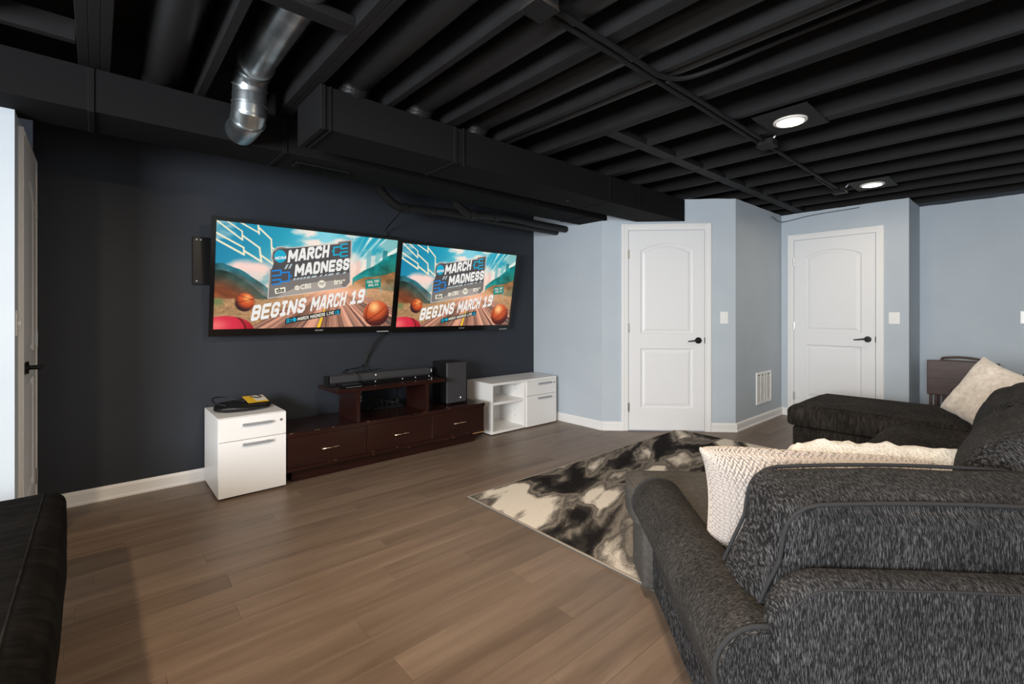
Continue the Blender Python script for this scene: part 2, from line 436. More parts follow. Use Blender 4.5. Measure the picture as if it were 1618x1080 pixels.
S2 = math.sqrt(0.5)
baseboard('baseboard_television', (3.89, Yt), (-0.25, Yt))
baseboard('baseboard_far', (K0[0], K0[1]-0.006), (3.89, Yt))
baseboard('baseboard_slanted', (K1[0]+0.012, K1[1]-0.006), K0, cut=((0.255, 1.15),))
baseboard('baseboard_return', (6.10, 2.045), K1)
baseboard('baseboard_end', (6.10, 0.87), (6.10, 2.045), cut=((0.2, 1.09),))
baseboard('baseboard_right', (Xr, Yb), (Xr, 0.875))
baseboard('baseboard_rear', (Xl, Yb), (Xr, Yb))
baseboard('baseboard_left', (Xl, 3.17), (Xl, Yb))
baseboard('baseboard_left_front', (-0.30, 3.17), (Xl, 3.17))

# ceiling: subfloor boards seen from below, joists, blocking
bm = BM(); box(bm, Xl-0.12, Xr+0.12, Yb-0.12, Yt+0.12, 2.60, 2.63)
ceiling = mk('ceiling', bm, M_sub, kind='structure')
bm = BM(); box(bm, -0.019, 0.019, Yb-0.1, Yt+0.1, HW, 2.60, 0.002, 1)
jo = mk('joist', bm, M_black, ceiling)
JX = []
for k in range(-9, 15):
    x = 0.82 + 0.4064*k
    if k == -2: JX += [-0.046, -0.008, 0.030]
    elif k in (0, 2, 4, 6): JX += [x-0.0195, x+0.0195]
    else: JX.append(x)
base_l = jo.location.copy(); first = True
for x in JX:
    if Xl-0.1 < x < Xr+0.1:
        o = jo if first else jo.copy()
        if not first: C.objects.link(o)
        first = False
        o.location = Vector((x - ceiling.location.x, base_l.y, base_l.z))
def blocking(x0, x1, y0, y1, z1):
    bm = BM(); box(bm, x0, x1, y0, y1, HW+0.001, z1, 0.002, 1); mk('blocking', bm, M_black, ceiling)
jx = sorted(JX)
for k in range(4, 13):
    a = 0.82+0.4064*k; b = a+0.4064
    blocking(a+(0.04 if k in (4, 6) else 0.02), b-(0.04 if k == 5 else 0.02), 1.795, 1.885, HW+0.04)
blocking(0.434, 0.781, 1.835, 1.915, HW+0.04)
for k in range(-7, -2): blocking(0.82+0.4064*k+0.02, 0.82+0.4064*(k+1)-0.02 if k != -3 else -0.067, 2.72, 2.76, HW+0.09)

# doors ---------------------------------------------------------------------------------------------
def ring_loop(pts, off):
    """offset a closed counter-clockwise loop inward"""
    n = len(pts); out = []
    for i in range(n):
        p0, p1, p2 = Vector(pts[i-1]), Vector(pts[i]), Vector(pts[(i+1) % n])
        d1 = (p1-p0).normalized(); d2 = (p2-p1).normalized()
        n1 = Vector((-d1.y, d1.x)); n2 = Vector((-d2.y, d2.x)); m = (n1+n2)
        m = m / max(0.2, m.dot(n1)) if m.length > 1e-6 else n1
        out.append(tuple(p1 + m*off))
    return out
def build_door(name, org, td, nd, s0, s1, hinge_left=True, top=2.04, cas=0.066):
    td = Vector((td[0], td[1], 0)); nd = Vector((nd[0], nd[1], 0)); o3 = Vector((org[0], org[1], 0))
    W = lambda s, n_, z: o3 + td*s + nd*n_ + Vector((0, 0, z))
    mid = (s0+s1)/2
    root = thing(name, None, None, W(mid, 0, 0)); root['kind'] = 'structure'
    wd = s1-s0; zb = 0.014
    def wbox(bm, a0, a1, n0, n1, z0, z1, bev=0.0):
        vs = box(bm, a0, a1, n0, n1, z0, z1, bev)
        for v in vs: v.co = W(v.co.x, v.co.y, v.co.z)
    # panel outlines (arched upper, square lower)
    st = 0.115
    up = [(s0+st, 0.99)] + [(s1-st, 0.99)]
    zt, rise = top-0.20, 0.075
    for i in range(13):
        u = 1 - 2*i/12
        up.append((mid + u*(wd/2-st), zt + rise*(1-u*u)))
    low = [(s0+st, 0.235), (s1-st, 0.235), (s1-st, 0.845), (s0+st, 0.845)]
    F = 0.016
    bm = BM()
    outer = [(s0, zb), (s1, zb), (s1, top), (s0, top)]
    edges = []
    for loop in (outer, up, low):
        vs = [bm.verts.new(W(a, F, z)) for a, z in loop]
        for i in range(len(vs)): edges.append(bm.edges.new((vs[i], vs[(i+1) % len(vs)])))
    bmesh.ops.triangle_fill(bm, edges=edges, use_beauty=True)
    vs = [bm.verts.new(W(a, F, z)) for a, z in outer]; vb = [bm.verts.new(W(a, 0.002, z)) for a, z in outer]
    for i in range(4): bm.faces.new((vs[i], vs[(i+1) % 4], vb[(i+1) % 4], vb[i]))
    bmesh.ops.remove_doubles(bm, verts=bm.verts, dist=1e-5)
    slab = mk('door_slab', bm, M_door, root)
    for loop in (up, low):
        bm = BM(); rings = []
        for off, dep in ((0, 0), (0.006, -0.004), (0.016, -0.0105), (0.026, -0.0105), (0.048, -0.003)):
            rings.append([bm.verts.new(W(a, F+dep, z)) for a, z in (ring_loop(loop, off) if off else loop)])
        n = len(loop)
        for A, B in zip(rings, rings[1:]):
            for i in range(n): bm.faces.new((A[i], A[(i+1) % n], B[(i+1) % n], B[i]))
        bm.faces.new(rings[-1])
        mk('door_panel', bm, M_door, slab)
    # casing: two jambs and a head with stepped profile
    g = 0.006
    def casing(a0, a1, z0, z1, inner):
        bm = BM()
        wbox(bm, a0, a1, 0, 0.013, z0, z1, 0.002)
        if inner == 'h': wbox(bm, a0, a1, 0.013, 0.020, z0+(z1-z0)*0.55, z1-0.004, 0.002)
        elif inner == 'l': wbox(bm, a0+0.004, a0+(a1-a0)*0.45, 0.013, 0.020, z0, z1, 0.002)
        else: wbox(bm, a1-(a1-a0)*0.45, a1-0.004, 0.013, 0.020, z0, z1, 0.002)
        mk('door_casing', bm, M_trim, root)
    casing(s0-g-cas, s0-g, 0, top+g+cas, 'l'); casing(s1+g, s1+g+cas, 0, top+g+cas, 'r'); casing(s0-g, s1+g, top+g, top+g+cas, 'h')
    # hinges
    hs = s0-0.003 if hinge_left else s1+0.003
    for z in (0.24, 1.05, 1.80):
        bm = BM(); p = W(hs, F+0.004, z-0.045); q = W(hs, F+0.004, z+0.045); cyl(bm, p, q, 0.0065, 10)
        wbox(bm, hs-0.010, hs+0.010, F-0.002, F+0.002, z-0.045, z+0.045)
        mk('hinge', bm, M_nickel, slab)
    # lever handle
    kx = s1-0.062 if hinge_left else s0+0.062; sg = -1 if hinge_left else 1
    bm = BM()
    cyl(bm, W(kx, F, 0.925), W(kx, F+0.011, 0.925), 0.032, 24); cyl(bm, W(kx, F+0.008, 0.925), W(kx, F+0.055, 0.925), 0.0115, 14)
    pts = spline([W(kx-sg*0.008, F+0.052, 0.925), W(kx+sg*0.03, F+0.054, 0.928), W(kx+sg*0.075, F+0.052, 0.921), W(kx+sg*0.115, F+0.05, 0.918)], 5)
    tube(bm, pts, [0.0105 - 0.005*i/(len(pts)-1) for i in range(len(pts))], 10)
    h = smooth_angle(mk('lever_handle', bm, M_hblack, slab)); h['label'] = 'black lever handle'
    bm = BM(); e = s1 if hinge_left else s0
    wbox(bm, e-0.001, e+g, 0.006, F+0.004, 0.895, 0.955); mk('latch', bm, M_hblack, slab)
    return root
build_door('door_1', K0, (S2, -S2), (-S2, -S2), 0.268, 1.022, True)
build_door('door_2', (6.10, 2.045), (0, -1), (-1, 0), 0.142, 0.900, True)
build_door('door_3', (-0.287, 3.17), (0, 1), (1, 0), 0.190, 0.762, False)

# unseen window, added to the left wall to house the key light
root = thing('added_window', None, None, (Xl, WIN_Y, WIN_Z0)); root['kind'] = 'structure'
ya, yb = WIN_Y-WIN_W/2, WIN_Y+WIN_W/2
for (y0, y1, z0, z1) in ((ya-0.07, ya, WIN_Z0-0.07, WIN_Z1+0.07), (yb, yb+0.07, WIN_Z0-0.07, WIN_Z1+0.07), (ya, yb, WIN_Z1, WIN_Z1+0.07), (ya, yb, WIN_Z0-0.07, WIN_Z0), (WIN_Y-0.02, WIN_Y+0.02, WIN_Z0, WIN_Z1)):
    bm = BM(); box(bm, Xl, Xl+0.025, y0, y1, z0, z1); mk('added_window_frame', bm, M_trim, root)
bm = BM(); box(bm, Xl+0.001, Xl+0.006, ya, yb, WIN_Z0, WIN_Z1); mk('added_window_pane', bm, mat('glowing added pane', (0.7, 0.75, 0.8), 0.2, emit=(0.8, 0.9, 1.0), es=1.5), root)

# ------------------------------------------------------------------ DUCTS
def rect_duct(name, label, x0, x1, y0, y1, z0, z1, seams, poly=None):
    root = thing(name, label, 'duct', ((x0+x1)/2, (y0+y1)/2, z0))
    bm = BM()
    if poly: prism(bm, poly, z0, z1)
    else: box(bm, x0, x1, y0, y1, z0, z1, 0.003, 1)
    mk('duct_body', bm, M_rect, root)
    for sx in seams:
        bm = BM(); box(bm, sx-0.013, sx+0.013, y0-0.006, y1+0.004, z0-0.006, z1)
        bmesh.ops.bevel(bm, geom=list(bm.edges), offset=0.003, segments=1, affect='EDGES')
        mk('duct_seam', bm, M_rect, root)
    return root
D1 = rect_duct('rectangular_duct', 'long black rectangular duct ending in a boxed cap above the television, nearer the room', 0.845, 4.4, 2.40, 2.745, 2.135, 2.352,
               [1.66, 3.23], poly=[(0.845, 2.40), (4.475, 2.40), (4.13, 2.745), (0.845, 2.745)])
bm = BM(); box(bm, 0.838, 0.868, 2.393, 2.752, 2.130, 2.356, 0.004, 1); mk('end_cap', bm, M_rect, D1)
bm = BM(); box(bm, 0.888, 0.893, 2.394, 2.75, 2.128, 2.356); mk('cap_flange', bm, M_rect, D1)
bm = BM(); box(bm, 3.655, 3.675, 2.392, 2.398, 2.16, 2.36, 0.002, 1); mk('hanger_strap', bm, M_rect, D1)
bm = BM(); box(bm, 1.712, 1.727, 2.392, 2.398, 2.12, 2.36, 0.002, 1); mk('hanger_strap', bm, M_rect, D1)
bm = BM(); cyl(bm, (2.92, 2.60, 2.131), (2.92, 2.60, 2.136), 0.012, 10); mk('plug', bm, M_plastic_b, D1)
D2 = rect_duct('rectangular_duct', 'long black rectangular duct running along the wall over both televisions', Xl, 3.9, 2.95, 3.29, 2.150, 2.352,
               [-0.02, 0.83, 2.92, 3.6], poly=[(Xl, 2.95), (3.915, 2.95), (3.885, 3.0), (3.885, 3.29), (Xl, 3.29)])
# supply grille on the underside of the wall duct
bm = BM(); box(bm, 0.93, 1.27, 3.07, 3.17, 2.137, 2.150, 0.003, 1)
g = mk('grille_frame', bm, M_rect, D2); bm = BM()
for i in range(14): box(bm, 0.955+i*0.0215, 0.967+i*0.0215, 3.085, 3.155, 2.132, 2.139)
mk('grille_slats', bm, M_gloss_b, g)

def elbow_path(x, y0, ye, zc, zend, rad=0.11):
    pts = [(x, y0, zc), (x, ye-rad, zc)]
    for i in range(1, 6):
        a = PI/2 * i/5; pts.append((x, ye-rad+rad*math.sin(a), zc-rad+rad*math.cos(a)))
    pts.append((x, ye, zend)); return pts
GR = 'black round ducts between the joists'
def round_duct(x, y0, ye, r, label, zc=2.455, zend=2.34):
    root = thing('round_duct', label, 'duct', (x, ye, zend), GR)
    P = elbow_path(x, y0, ye, zc, zend, 0.10)
    bm = BM(); tube(bm, P, r, 24); smooth_angle(mk('pipe', bm, M_ductblack, root), 60)
    bm = BM()
    for i in (1, 2, 3, 4, 5, 6):
        a, b = Vector(P[i]), Vector(P[i+1] if i+1 < len(P) else P[i])
        d = (b-a); d = d.normalized() if d.length else Vector((0, 0, -1))
        tube(bm, [a-d*0.006, a+d*0.006], r+0.004, 24)
    mk('elbow_ring', bm, M_ductblack, root)
    return root
round_duct(1.035, -2.9, 2.475, 0.080, 'black round duct beside the doubled joist, first into the capped duct')
round_duct(1.435, -2.9, 2.475, 0.080, 'black round duct second into the capped duct, behind the upper junction box')
round_duct(1.860, -2.9, 2.475, 0.075, 'black round duct third into the capped duct')
round_duct(0.250, -2.9, 3.12, 0.085, 'black round duct near the triple beam, left of the shiny duct')
bm = BM(); tube(bm, [(2.105, -2.9, 2.395), (2.105, 2.42, 2.395)], 0.036, 16)
smooth_angle(mk('water_pipe', bm, M_ductblack, label='thin black pipe hugging a joist above the capped duct', cat='pipe'), 60)
# bare metal branch
sd = thing('metal_duct', 'shiny bare galvanised round duct bending down into the wall duct', 'duct', (0.60, 2.80, 2.14))
r0 = 0.077
bm = BM(); tube(bm, [(0.60, 0.4, 2.455), (0.60, 2.62, 2.455)], r0, 32); smooth_angle(mk('pipe', bm, M_galv, sd), 60)
P = [(0.60, 2.60, 2.455), (0.60, 2.66, 2.45), (0.60, 2.715, 2.425), (0.60, 2.745, 2.385), (0.60, 2.755, 2.34)]
bm = BM(); tube(bm, P, [r0+0.002]*5, 32); smooth_angle(mk('upper_elbow', bm, M_galv, sd), 25)
bm = BM(); tube(bm, [(0.60, 2.755, 2.345), (0.60, 2.758, 2.275)], r0+0.004, 32); smooth_angle(mk('crimped_collar', bm, M_galv, sd), 30)
P = [(0.60, 2.758, 2.28), (0.60, 2.772, 2.245), (0.60, 2.80, 2.222), (0.60, 2.85, 2.213), (0.60, 2.95, 2.212)]
P = [(0.60, 2.758, 2.282), (0.60, 2.760, 2.250), (0.60, 2.785, 2.225), (0.60, 2.83, 2.216), (0.60, 2.955, 2.216)]
bm = BM(); tube(bm, P, [0.083, 0.083, 0.080, 0.0775, 0.0775], 32); smooth_angle(mk('lower_elbow', bm, M_galv, sd), 25)
bm = BM()
for a, b in (((0.60, 2.6, 2.455), (0.60, 2.612, 2.455)), ((0.60, 2.663, 2.449), (0.60, 2.672, 2.445)), ((0.60, 2.742, 2.387), (0.60, 2.746, 2.379)), ((0.60, 2.755, 2.30), (0.60, 2.756, 2.292)), ((0.60, 2.7595, 2.256), (0.60, 2.7615, 2.249)), ((0.60, 2.782, 2.2265), (0.60, 2.789, 2.222))):
    tube(bm, [a, b], r0+0.0085, 32)
smooth_angle(mk('rolled_bead', bm, M_galv, sd), 40)
# lumpy black pipes tucked under the wall duct, close to the wall
for i, (y, x0, dz, lb) in enumerate(((3.62, 1.92, 0.0, 'black pipe with an upturned elbow under the wall duct, nearest the wall'), (3.48, 2.55, 0.01, 'shorter black pipe with a bent end under the wall duct'))):
    z = 2.115 + dz
    P = spline([(x0-0.30, y-0.10, 2.34), (x0-0.16, y-0.03, 2.19), (x0, y, z-0.01), (x0+0.2, y, z-0.005), (x0+0.5, y, z+0.012), (x0+0.9, y, z+0.005), (3.875, y, z)], 5)
    bm = BM(); tube(bm, P, 0.036, 14); tube(bm, [(x0+0.02, y, z-0.012), (x0+0.075, y, z-0.012)], 0.045, 14); tube(bm, [(x0+0.30, y, z), (x0+0.35, y, z+0.003)], 0.043, 14)
    smooth_angle(mk('drain_pipe', bm, M_ductblack, label=lb, cat='pipe'), 50)

# conduit, junction boxes, wiring -----------------------------------------------------------------
zc = HW - 0.013
def conduit(pts, r, lb):
    bm = BM(); tube(bm, pts, r, 12); return smooth_angle(mk('conduit', bm, M_black, label=lb, cat='conduit'), 60)
conduit([(1.27, 1.255, zc), (3.30, 1.255, zc)], 0.012, 'black conduit clipped under the joists between the two near junction boxes')
conduit(spline([(1.27, 1.215, zc), (1.9, 1.215, zc), (2.03, 1.215, zc), (2.16, 1.17, zc+0.012), (2.22, 1.02, zc+0.03), (2.235, 0.6, zc+0.05), (2.235, -0.5, zc+0.05)], 5), 0.012, 'black conduit curving away between two joists')
conduit(spline([(2.10, 1.218, zc-0.002), (2.25, 1.218, zc), (2.7, 1.217, zc), (3.30, 1.217, zc)], 3), 0.011, 'black conduit running beside another into the box by the near lamp')
conduit([(3.42, 1.235, zc), (4.6, 1.235, zc), (5.12, 1.235, zc)], 0.012, 'single black conduit between the near and the far ceiling lamp')
conduit(spline([(4.55, 1.262, zc), (4.8, 1.265, zc), (5.12, 1.262, zc)], 3), 0.010, 'short black conduit joining the far junction box')
def jbox(x0, x1, y0, y1, lb):
    root = thing('junction_box', lb, 'junction box', ((x0+x1)/2, (y0+y1)/2, HW-0.045))
    bm = BM(); box(bm, x0, x1, y0, y1, HW-0.042, HW, 0.004, 1); mk('box', bm, M_black, root)
    bm = BM(); box(bm, x0-0.003, x1+0.003, y0-0.003, y1+0.003, HW-0.046, HW-0.042, 0.0015, 1); mk('cover_plate', bm, M_black, root)
    for sx in (x0+0.012, x1-0.012):
        for sy in (y0+0.012, y1-0.012):
            bm = BM(); cyl(bm, (sx, sy, HW-0.049), (sx, sy, HW-0.0455), 0.004, 8); mk('screw', bm, M_hblack, root)
    bm = BM(); cyl(bm, (x0+0.03, y0+0.01, HW-0.01), (x0+0.03, y0-0.02, HW+0.02), 0.007, 8); mk('connector', bm, M_steel, root)
jbox(1.165, 1.275, 1.175, 1.275, 'black junction box at the top edge, first on the conduit')
jbox(3.31, 3.41, 1.165, 1.265, 'black junction box beside the near ceiling lamp')
jbox(5.12, 5.22, 1.185, 1.285, 'black junction box beside the far ceiling lamp')
bm = BM(); tube(bm, spline([(5.75, 2.03, 2.30), (5.95, 2.02, 2.27), (6.07, 1.98, 2.28), (6.085, 1.7, 2.315), (6.088, 1.35, 2.325), (6.088, 1.28, 2.33)], 6), 0.0035, 6)
mk('wire', bm, M_cable, label='thin dark wire lying along the top of the far corner wall', cat='wire')

# recessed lamps --------------------------------------------------------------------------------------
M_lens = mat('glowing lamp lens', (1, 0.95, 0.85), 0.4, emit=(1.0, 0.86, 0.66), es=28.0)
M_ring = mat('white lamp ring', s2l((235, 232, 225)), 0.4)
def ceiling_lamp(x, y, lb, power):
    root = thing('ceiling_light', lb, 'light', (x, y, HW-0.02), 'recessed ceiling lamps')
    bm = BM(); box(bm, x-0.205, x+0.205, y-0.15, y+0.145, HW-0.006, HW-0.0005, 0.002, 1); mk('mounting_plate', bm, M_black, root)
    bm = BM(); n = 40; rr = [(0.090, HW-0.006), (0.090, HW-0.012), (0.084, HW-0.017), (0.072, HW-0.017), (0.068, HW-0.011)]
    rings = [[bm.verts.new((x+r*math.cos(2*PI*i/n), y+r*math.sin(2*PI*i/n), z)) for i in range(n)] for r, z in rr]
    for A, B in zip(rings, rings[1:]):
        for i in range(n): bm.faces.new((A[i], A[(i+1) % n], B[(i+1) % n], B[i]))
    smooth_angle(mk('trim_ring', bm, M_ring, root), 40)
    bm = BM(); vs = [bm.verts.new((x+0.070*math.cos(2*PI*i/n), y+0.070*math.sin(2*PI*i/n), HW-0.0125)) for i in range(n)]; bm.faces.new(vs)
    vs = [bm.verts.new((x+0.070*math.cos(2*PI*i/n), y+0.070*math.sin(2*PI*i/n), HW-0.0105)) for i in range(n)]; bm.faces.new(vs[::-1])
    mk('lens', bm, M_lens, root)
    li = area_light('lamp_glow', (0, 0, 0), (0, 0, 0), 0.13, 0.13, power, CAN_COL, 'DISK')
    li.parent = root; li.location = Vector((x, y, HW-0.0145)) - root.location
    return root
ceiling_lamp(3.11, 0.995, 'glowing round ceiling lamp nearer the camera', CAN_W*0.16)
ceiling_lamp(5.20, 1.00, 'glowing round ceiling lamp farther off, above the far door', CAN_W*0.16)
for x in (1.02, -1.08): ceiling_lamp(x, 1.0, 'glowing round ceiling lamp in the same row, %s' % ('above the frame' if x > 0 else 'over the futon'), CAN_W*(1.2 if x > 0 else 1.6))
for x in (-1.08, 1.02, 3.11, 5.20): ceiling_lamp(x, -1.5, 'added ceiling lamp behind the camera, %s along that row' % {-1.08: 'first', 1.02: 'second', 3.11: 'third', 5.20: 'last'}[x], CAN_W*{-1.08: 0.8, 1.02: 0.7, 3.11: 0.1, 5.20: 0.1}[x])  # unseen rear row, added to brighten the room from behind the camera

# wall plates and vent -------------------------------------------------------------------------------
def plate(p, td, nd, wd, ht, lb, toggle=True):
    td = Vector((td[0], td[1], 0)); nd = Vector((nd[0], nd[1], 0)); p = Vector(p)
    root = thing('light_switch', lb, 'switch', p)
    def wb(s0, s1, n0, n1, z0, z1, m, nm, bev=0.0, par=root):
        bm = BM(); vs = box(bm, s0, s1, n0, n1, z0, z1, bev)
        for v in vs: c = v.co.copy(); v.co = p + td*c.x + nd*c.y + Vector((0, 0, c.z))
        return mk(nm, bm, m, par)
    wb(-wd/2, wd/2, 0, 0.006, -ht/2, ht/2, M_plate, 'cover_plate', 0.002)
    wb(-0.005, 0.005, 0.006, 0.018, -0.010, 0.010, M_plate, 'toggle', 0.001)
plate((4.755, 2.125, 1.155), (S2, -S2), (-S2, -S2), 0.075, 0.12, 'white light switch right of the nearer white door')
plate((6.10, 0.99, 1.15), (0, -1), (-1, 0), 0.09, 0.12, 'white light switch right of the farther white door')
plate((-0.287, 3.225, 1.155), (0, 1), (1, 0), 0.07, 0.12, 'white light switch beside the narrow door at the left edge')
plate((Xr, 0.092, 1.16), (0, -1), (-1, 0), 0.075, 0.12, 'white light switch cut by the right edge of the picture')
v = thing('return_vent', 'white louvred return air vent low on the grey-blue side wall', 'vent', (5.55, 2.045, 0.2))
bm = BM(); x0, x1, z0, z1 = 5.34, 5.76, 0.205, 0.555
for (a, b, c, d) in ((x0, x0+0.03, z0, z1), (x1-0.03, x1, z0, z1), (x0+0.03, x1-0.03, z0, z0+0.03), (x0+0.03, x1-0.03, z1-0.03, z1)): box(bm, a, b, 2.033, 2.045, c, d, 0.003, 1)
for xx in (5.465, 5.565, 5.635): box(bm, xx-0.006, xx+0.006, 2.036, 2.045, z0+0.03, z1-0.03)
mk('frame', bm, M_plate, v)
bm = BM()
for i in range(18):
    z = z0+0.04+i*0.0155
    vs = box(bm, x0+0.03, x1-0.03, 2.036, 2.044, z, z+0.004)
    for q in vs:
        if q.co.y < 2.04: q.co.z -= 0.006
mk('louvres', bm, M_plate, v); bm = BM(); box(bm, x0+0.02, x1-0.02, 2.0441, 2.0449, z0+0.02, z1-0.02); mk('backing', bm, M_vinyl, v)

# ------------------------------------------------------------------ RUG
RX0, RX1, RY0, RY1 = 1.80, 4.46, 0.05, 2.47
rug = thing('area_rug', 'area rug with black, grey and cream cloud pattern on the plank floor', 'rug', ((RX0+RX1)/2, (RY0+RY1)/2, 0))
bm = BM(); box(bm, RX0+0.012, RX1-0.012, RY0+0.012, RY1-0.012, 0.002, 0.0125)
mk('pile', bm, M_rug, rug)
bm = BM()
for (a, b, c, d) in ((RX0, RX0+0.013, RY0, RY1), (RX1-0.013, RX1, RY0, RY1), (RX0+0.013, RX1-0.013, RY0, RY0+0.013), (RX0+0.013, RX1-0.013, RY1-0.013, RY1)): box(bm, a, b, c, d, 0.008, 0.0135, 0.002, 1)
mk('binding', bm, M_rugedge, rug)
bm = BM()
for (a, b, c, d) in ((RX0+0.001, RX0+0.012, RY0, RY1), (RX1-0.012, RX1-0.001, RY0, RY1), (RX0+0.012, RX1-0.012, RY0, RY0+0.012), (RX0+0.012, RX1-0.012, RY1-0.012, RY1)): box(bm, a, b, c, d, 0.0, 0.008)
mk('backing_edge', bm, M_rugside, rug)

# ------------------------------------------------------------------ WHITE CABINETS
def handle(bm, x0, x1, yf, z):
    box(bm, x0, x1, yf-0.026, yf-0.016, z-0.008, z+0.008, 0.002, 1)
    for x in (x0+0.012, x1-0.024): box(bm, x, x+0.012, yf-0.017, yf, z-0.006, z+0.006)
def lock(par, x, yf, z):
    bm = BM(); cyl(bm, (x, yf, z), (x, yf-0.004, z), 0.009, 18); l = mk('lock', bm, M_steel, par)
    bm = BM(); box(bm, x-0.0015, x+0.0015, yf-0.0055, yf-0.004, z-0.005, z+0.005); mk('keyhole', bm, M_plastic_b, l)
cab = thing('file_cabinet', 'white two-drawer pedestal cabinet with a black bag on top', 'cabinet', (0.78, 3.72, 0))
cx0, cx1, cy0, cy1, cz = 0.577, 0.982, 3.487, 3.972, 0.525
bm = BM(); box(bm, cx0, cx1, cy0, cy1, 0.012, cz, 0.002, 1); mk('body', bm, M_cab, cab)
bm = BM(); box(bm, cx0+0.03, cx1-0.03, cy0+0.03, cy1-0.03, 0, 0.012); mk('foot', bm, M_plastic_b, cab)
for (z0, z1, hz) in ((0.373, cz-0.003, 0.472), (0.014, 0.369, 0.343)):
    bm = BM(); box(bm, cx0+0.001, cx1-0.001, 3.467, 3.486, z0, z1, 0.0015, 1); d = mk('drawer_front', bm, M_cab, cab)
    bm = BM(); handle(bm, 0.71, 0.885, 3.467, hz); mk('drawer_handle', bm, M_steel, d)
    if z0 > 0.2: lock(d, 0.948, 3.467, 0.472)
# low credenza
cr = thing('credenza', 'low white credenza with open shelf and two drawers beside the pale blue wall', 'cabinet', (3.35, 3.78, 0))
x0, x1, xm, y0, y1, zt = 2.889, 3.817, 3.352, 3.562, 3.968, 0.508
def part(nm, m, par, *bs, bev=0.0015):
    bm = BM()
    for b in bs: box(bm, *b, bev, 1) if bev else box(bm, *b)
    return mk(nm, bm, m, par)
part('top', M_cab, cr, (x0, x1, y0, y1, zt-0.022, zt))
part('side', M_cab, cr, (x0, x0+0.022, y0, y1, 0.01, zt-0.0225)); part('side', M_cab, cr, (x1-0.022, x1, y0+0.0, y1, 0.01, zt-0.0225))
part('divider', M_cab, cr, (xm-0.026, xm-0.004, y0, y1, 0.01, zt-0.0225))
part('bottom', M_cab, cr, (x0+0.0225, xm-0.0265, y0, y1, 0.01, 0.034)); part('back_panel', M_cab, cr, (x0+0.0225, xm-0.0265, y1-0.02, y1-0.004, 0.034, zt-0.0225))
part('shelf', M_cab, cr, (x0+0.0225, xm-0.0265, y0+0.006, y1-0.021, 0.292, 0.318))
part('drawer_carcass', M_cab, cr, (xm-0.003, x1-0.0225, y0+0.004, y1, 0.01, zt-0.0225))
part('foot', M_plastic_b, cr, (x0+0.03, x1-0.03, y0+0.03, y1-0.03, 0, 0.0098))
for z in (0.12, 0.18, 0.40, 0.44):
    bm = BM(); cyl(bm, (xm-0.0266, 3.70, z), (xm-0.0285, 3.70, z), 0.004, 8); mk('shelf_pin_hole', bm, M_vinyl, cr)
for (z0, z1, hz) in ((0.335, zt-0.024, 0.453), (0.012, 0.331, 0.300)):
    d = part('drawer_front', M_cab, cr, (xm-0.002, x1-0.023, y0-0.016, y0+0.003, z0, z1))
    bm = BM(); handle(bm, 3.50, 3.70, y0-0.016, hz); mk('drawer_handle', bm, M_steel, d)
    if z0 > 0.2: lock(d, 3.765, y0-0.016, 0.445)

# black sequinned bag with strap, leaflet on it
bag = thing('handbag', 'flat black sequinned bag with a looped strap on the white pedestal', 'bag', (0.775, 3.73, cz))
bm = BM(); n = 40; rows_ = []
for k in range(9):
    a = k/8*PI; zz = cz + 0.002 + 0.017*(1-math.cos(a)); s = 0.72+0.28*math.sin(a) if 0 < k < 8 else 0.55
    row = []
    for i in range(n):
        t = 2*PI*i/n; bumpy = 1+0.05*mnoise.noise(Vector((math.cos(t)*1.5, math.sin(t)*1.5, k*0.4)))
        x = 0.186*math.cos(t)*s*bumpy; y = 0.135*math.sin(t)*s*bumpy
        row.append(bm.verts.new((0.775+x*0.98-y*0.15, 3.74+y+x*0.12, zz + 0.006*mnoise.noise(Vector((x*14, y*14, 3.0))) + (0.010*(0.5-x/0.36) + 0.11*max(-0.03, y) if k > 3 else 0))))
    rows_.append(row)
for A, B in zip(rows_, rows_[1:]):
    for i in range(n): bm.faces.new((A[i], A[(i+1) % n], B[(i+1) % n], B[i]))
bm.faces.new(rows_[0]); bm.faces.new(rows_[-1])
mk('bag_body', bm, M_sequin, bag, smooth=True)
bm = BM(); tube(bm, spline([(0.66, 3.69, cz+0.045), (0.605, 3.74, cz+0.060), (0.600, 3.80, cz+0.085), (0.66, 3.83, cz+0.085), (0.74, 3.80, cz+0.062), (0.79, 3.76, cz+0.052), (0.86, 3.78, cz+0.050)], 7), 0.0045, 8); mk('strap', bm, M_cable, bag, smooth=True)
bm = BM(); vs = box(bm, -0.075, 0.075, -0.045, 0.045, 0, 0.003)
Mx = Matrix.Translation((0.855, 3.745, cz+0.060)) @ Matrix.Rotation(0.30, 4, 'Z') @ Matrix.Rotation(0.42, 4, 'X') @ Matrix.Rotation(0.06, 4, 'Y')
for q in vs: q.co = Mx @ q.co
lf = thing('leaflet', 'yellow and white leaflet lying on the black bag', 'leaflet', (0.86, 3.75, cz+0.04))
mk('sheet', bm, M_yellow, lf)
bm = BM(); vs = box(bm, -0.01, 0.072, -0.03, 0.042, 0.0032, 0.0042)
for q in vs: q.co = Mx @ q.co
mk('white_print', bm, M_paper, lf)
bm = BM(); tube(bm, spline([Mx @ Vector((-0.03, 0.03, 0.008)), Mx @ Vector((0.0, 0.0, 0.012)), Mx @ Vector((0.04, 0.01, 0.010)), Mx @ Vector((0.02, 0.04, 0.010))], 5), 0.003, 6); mk('dark_clip', bm, M_cable, lf)

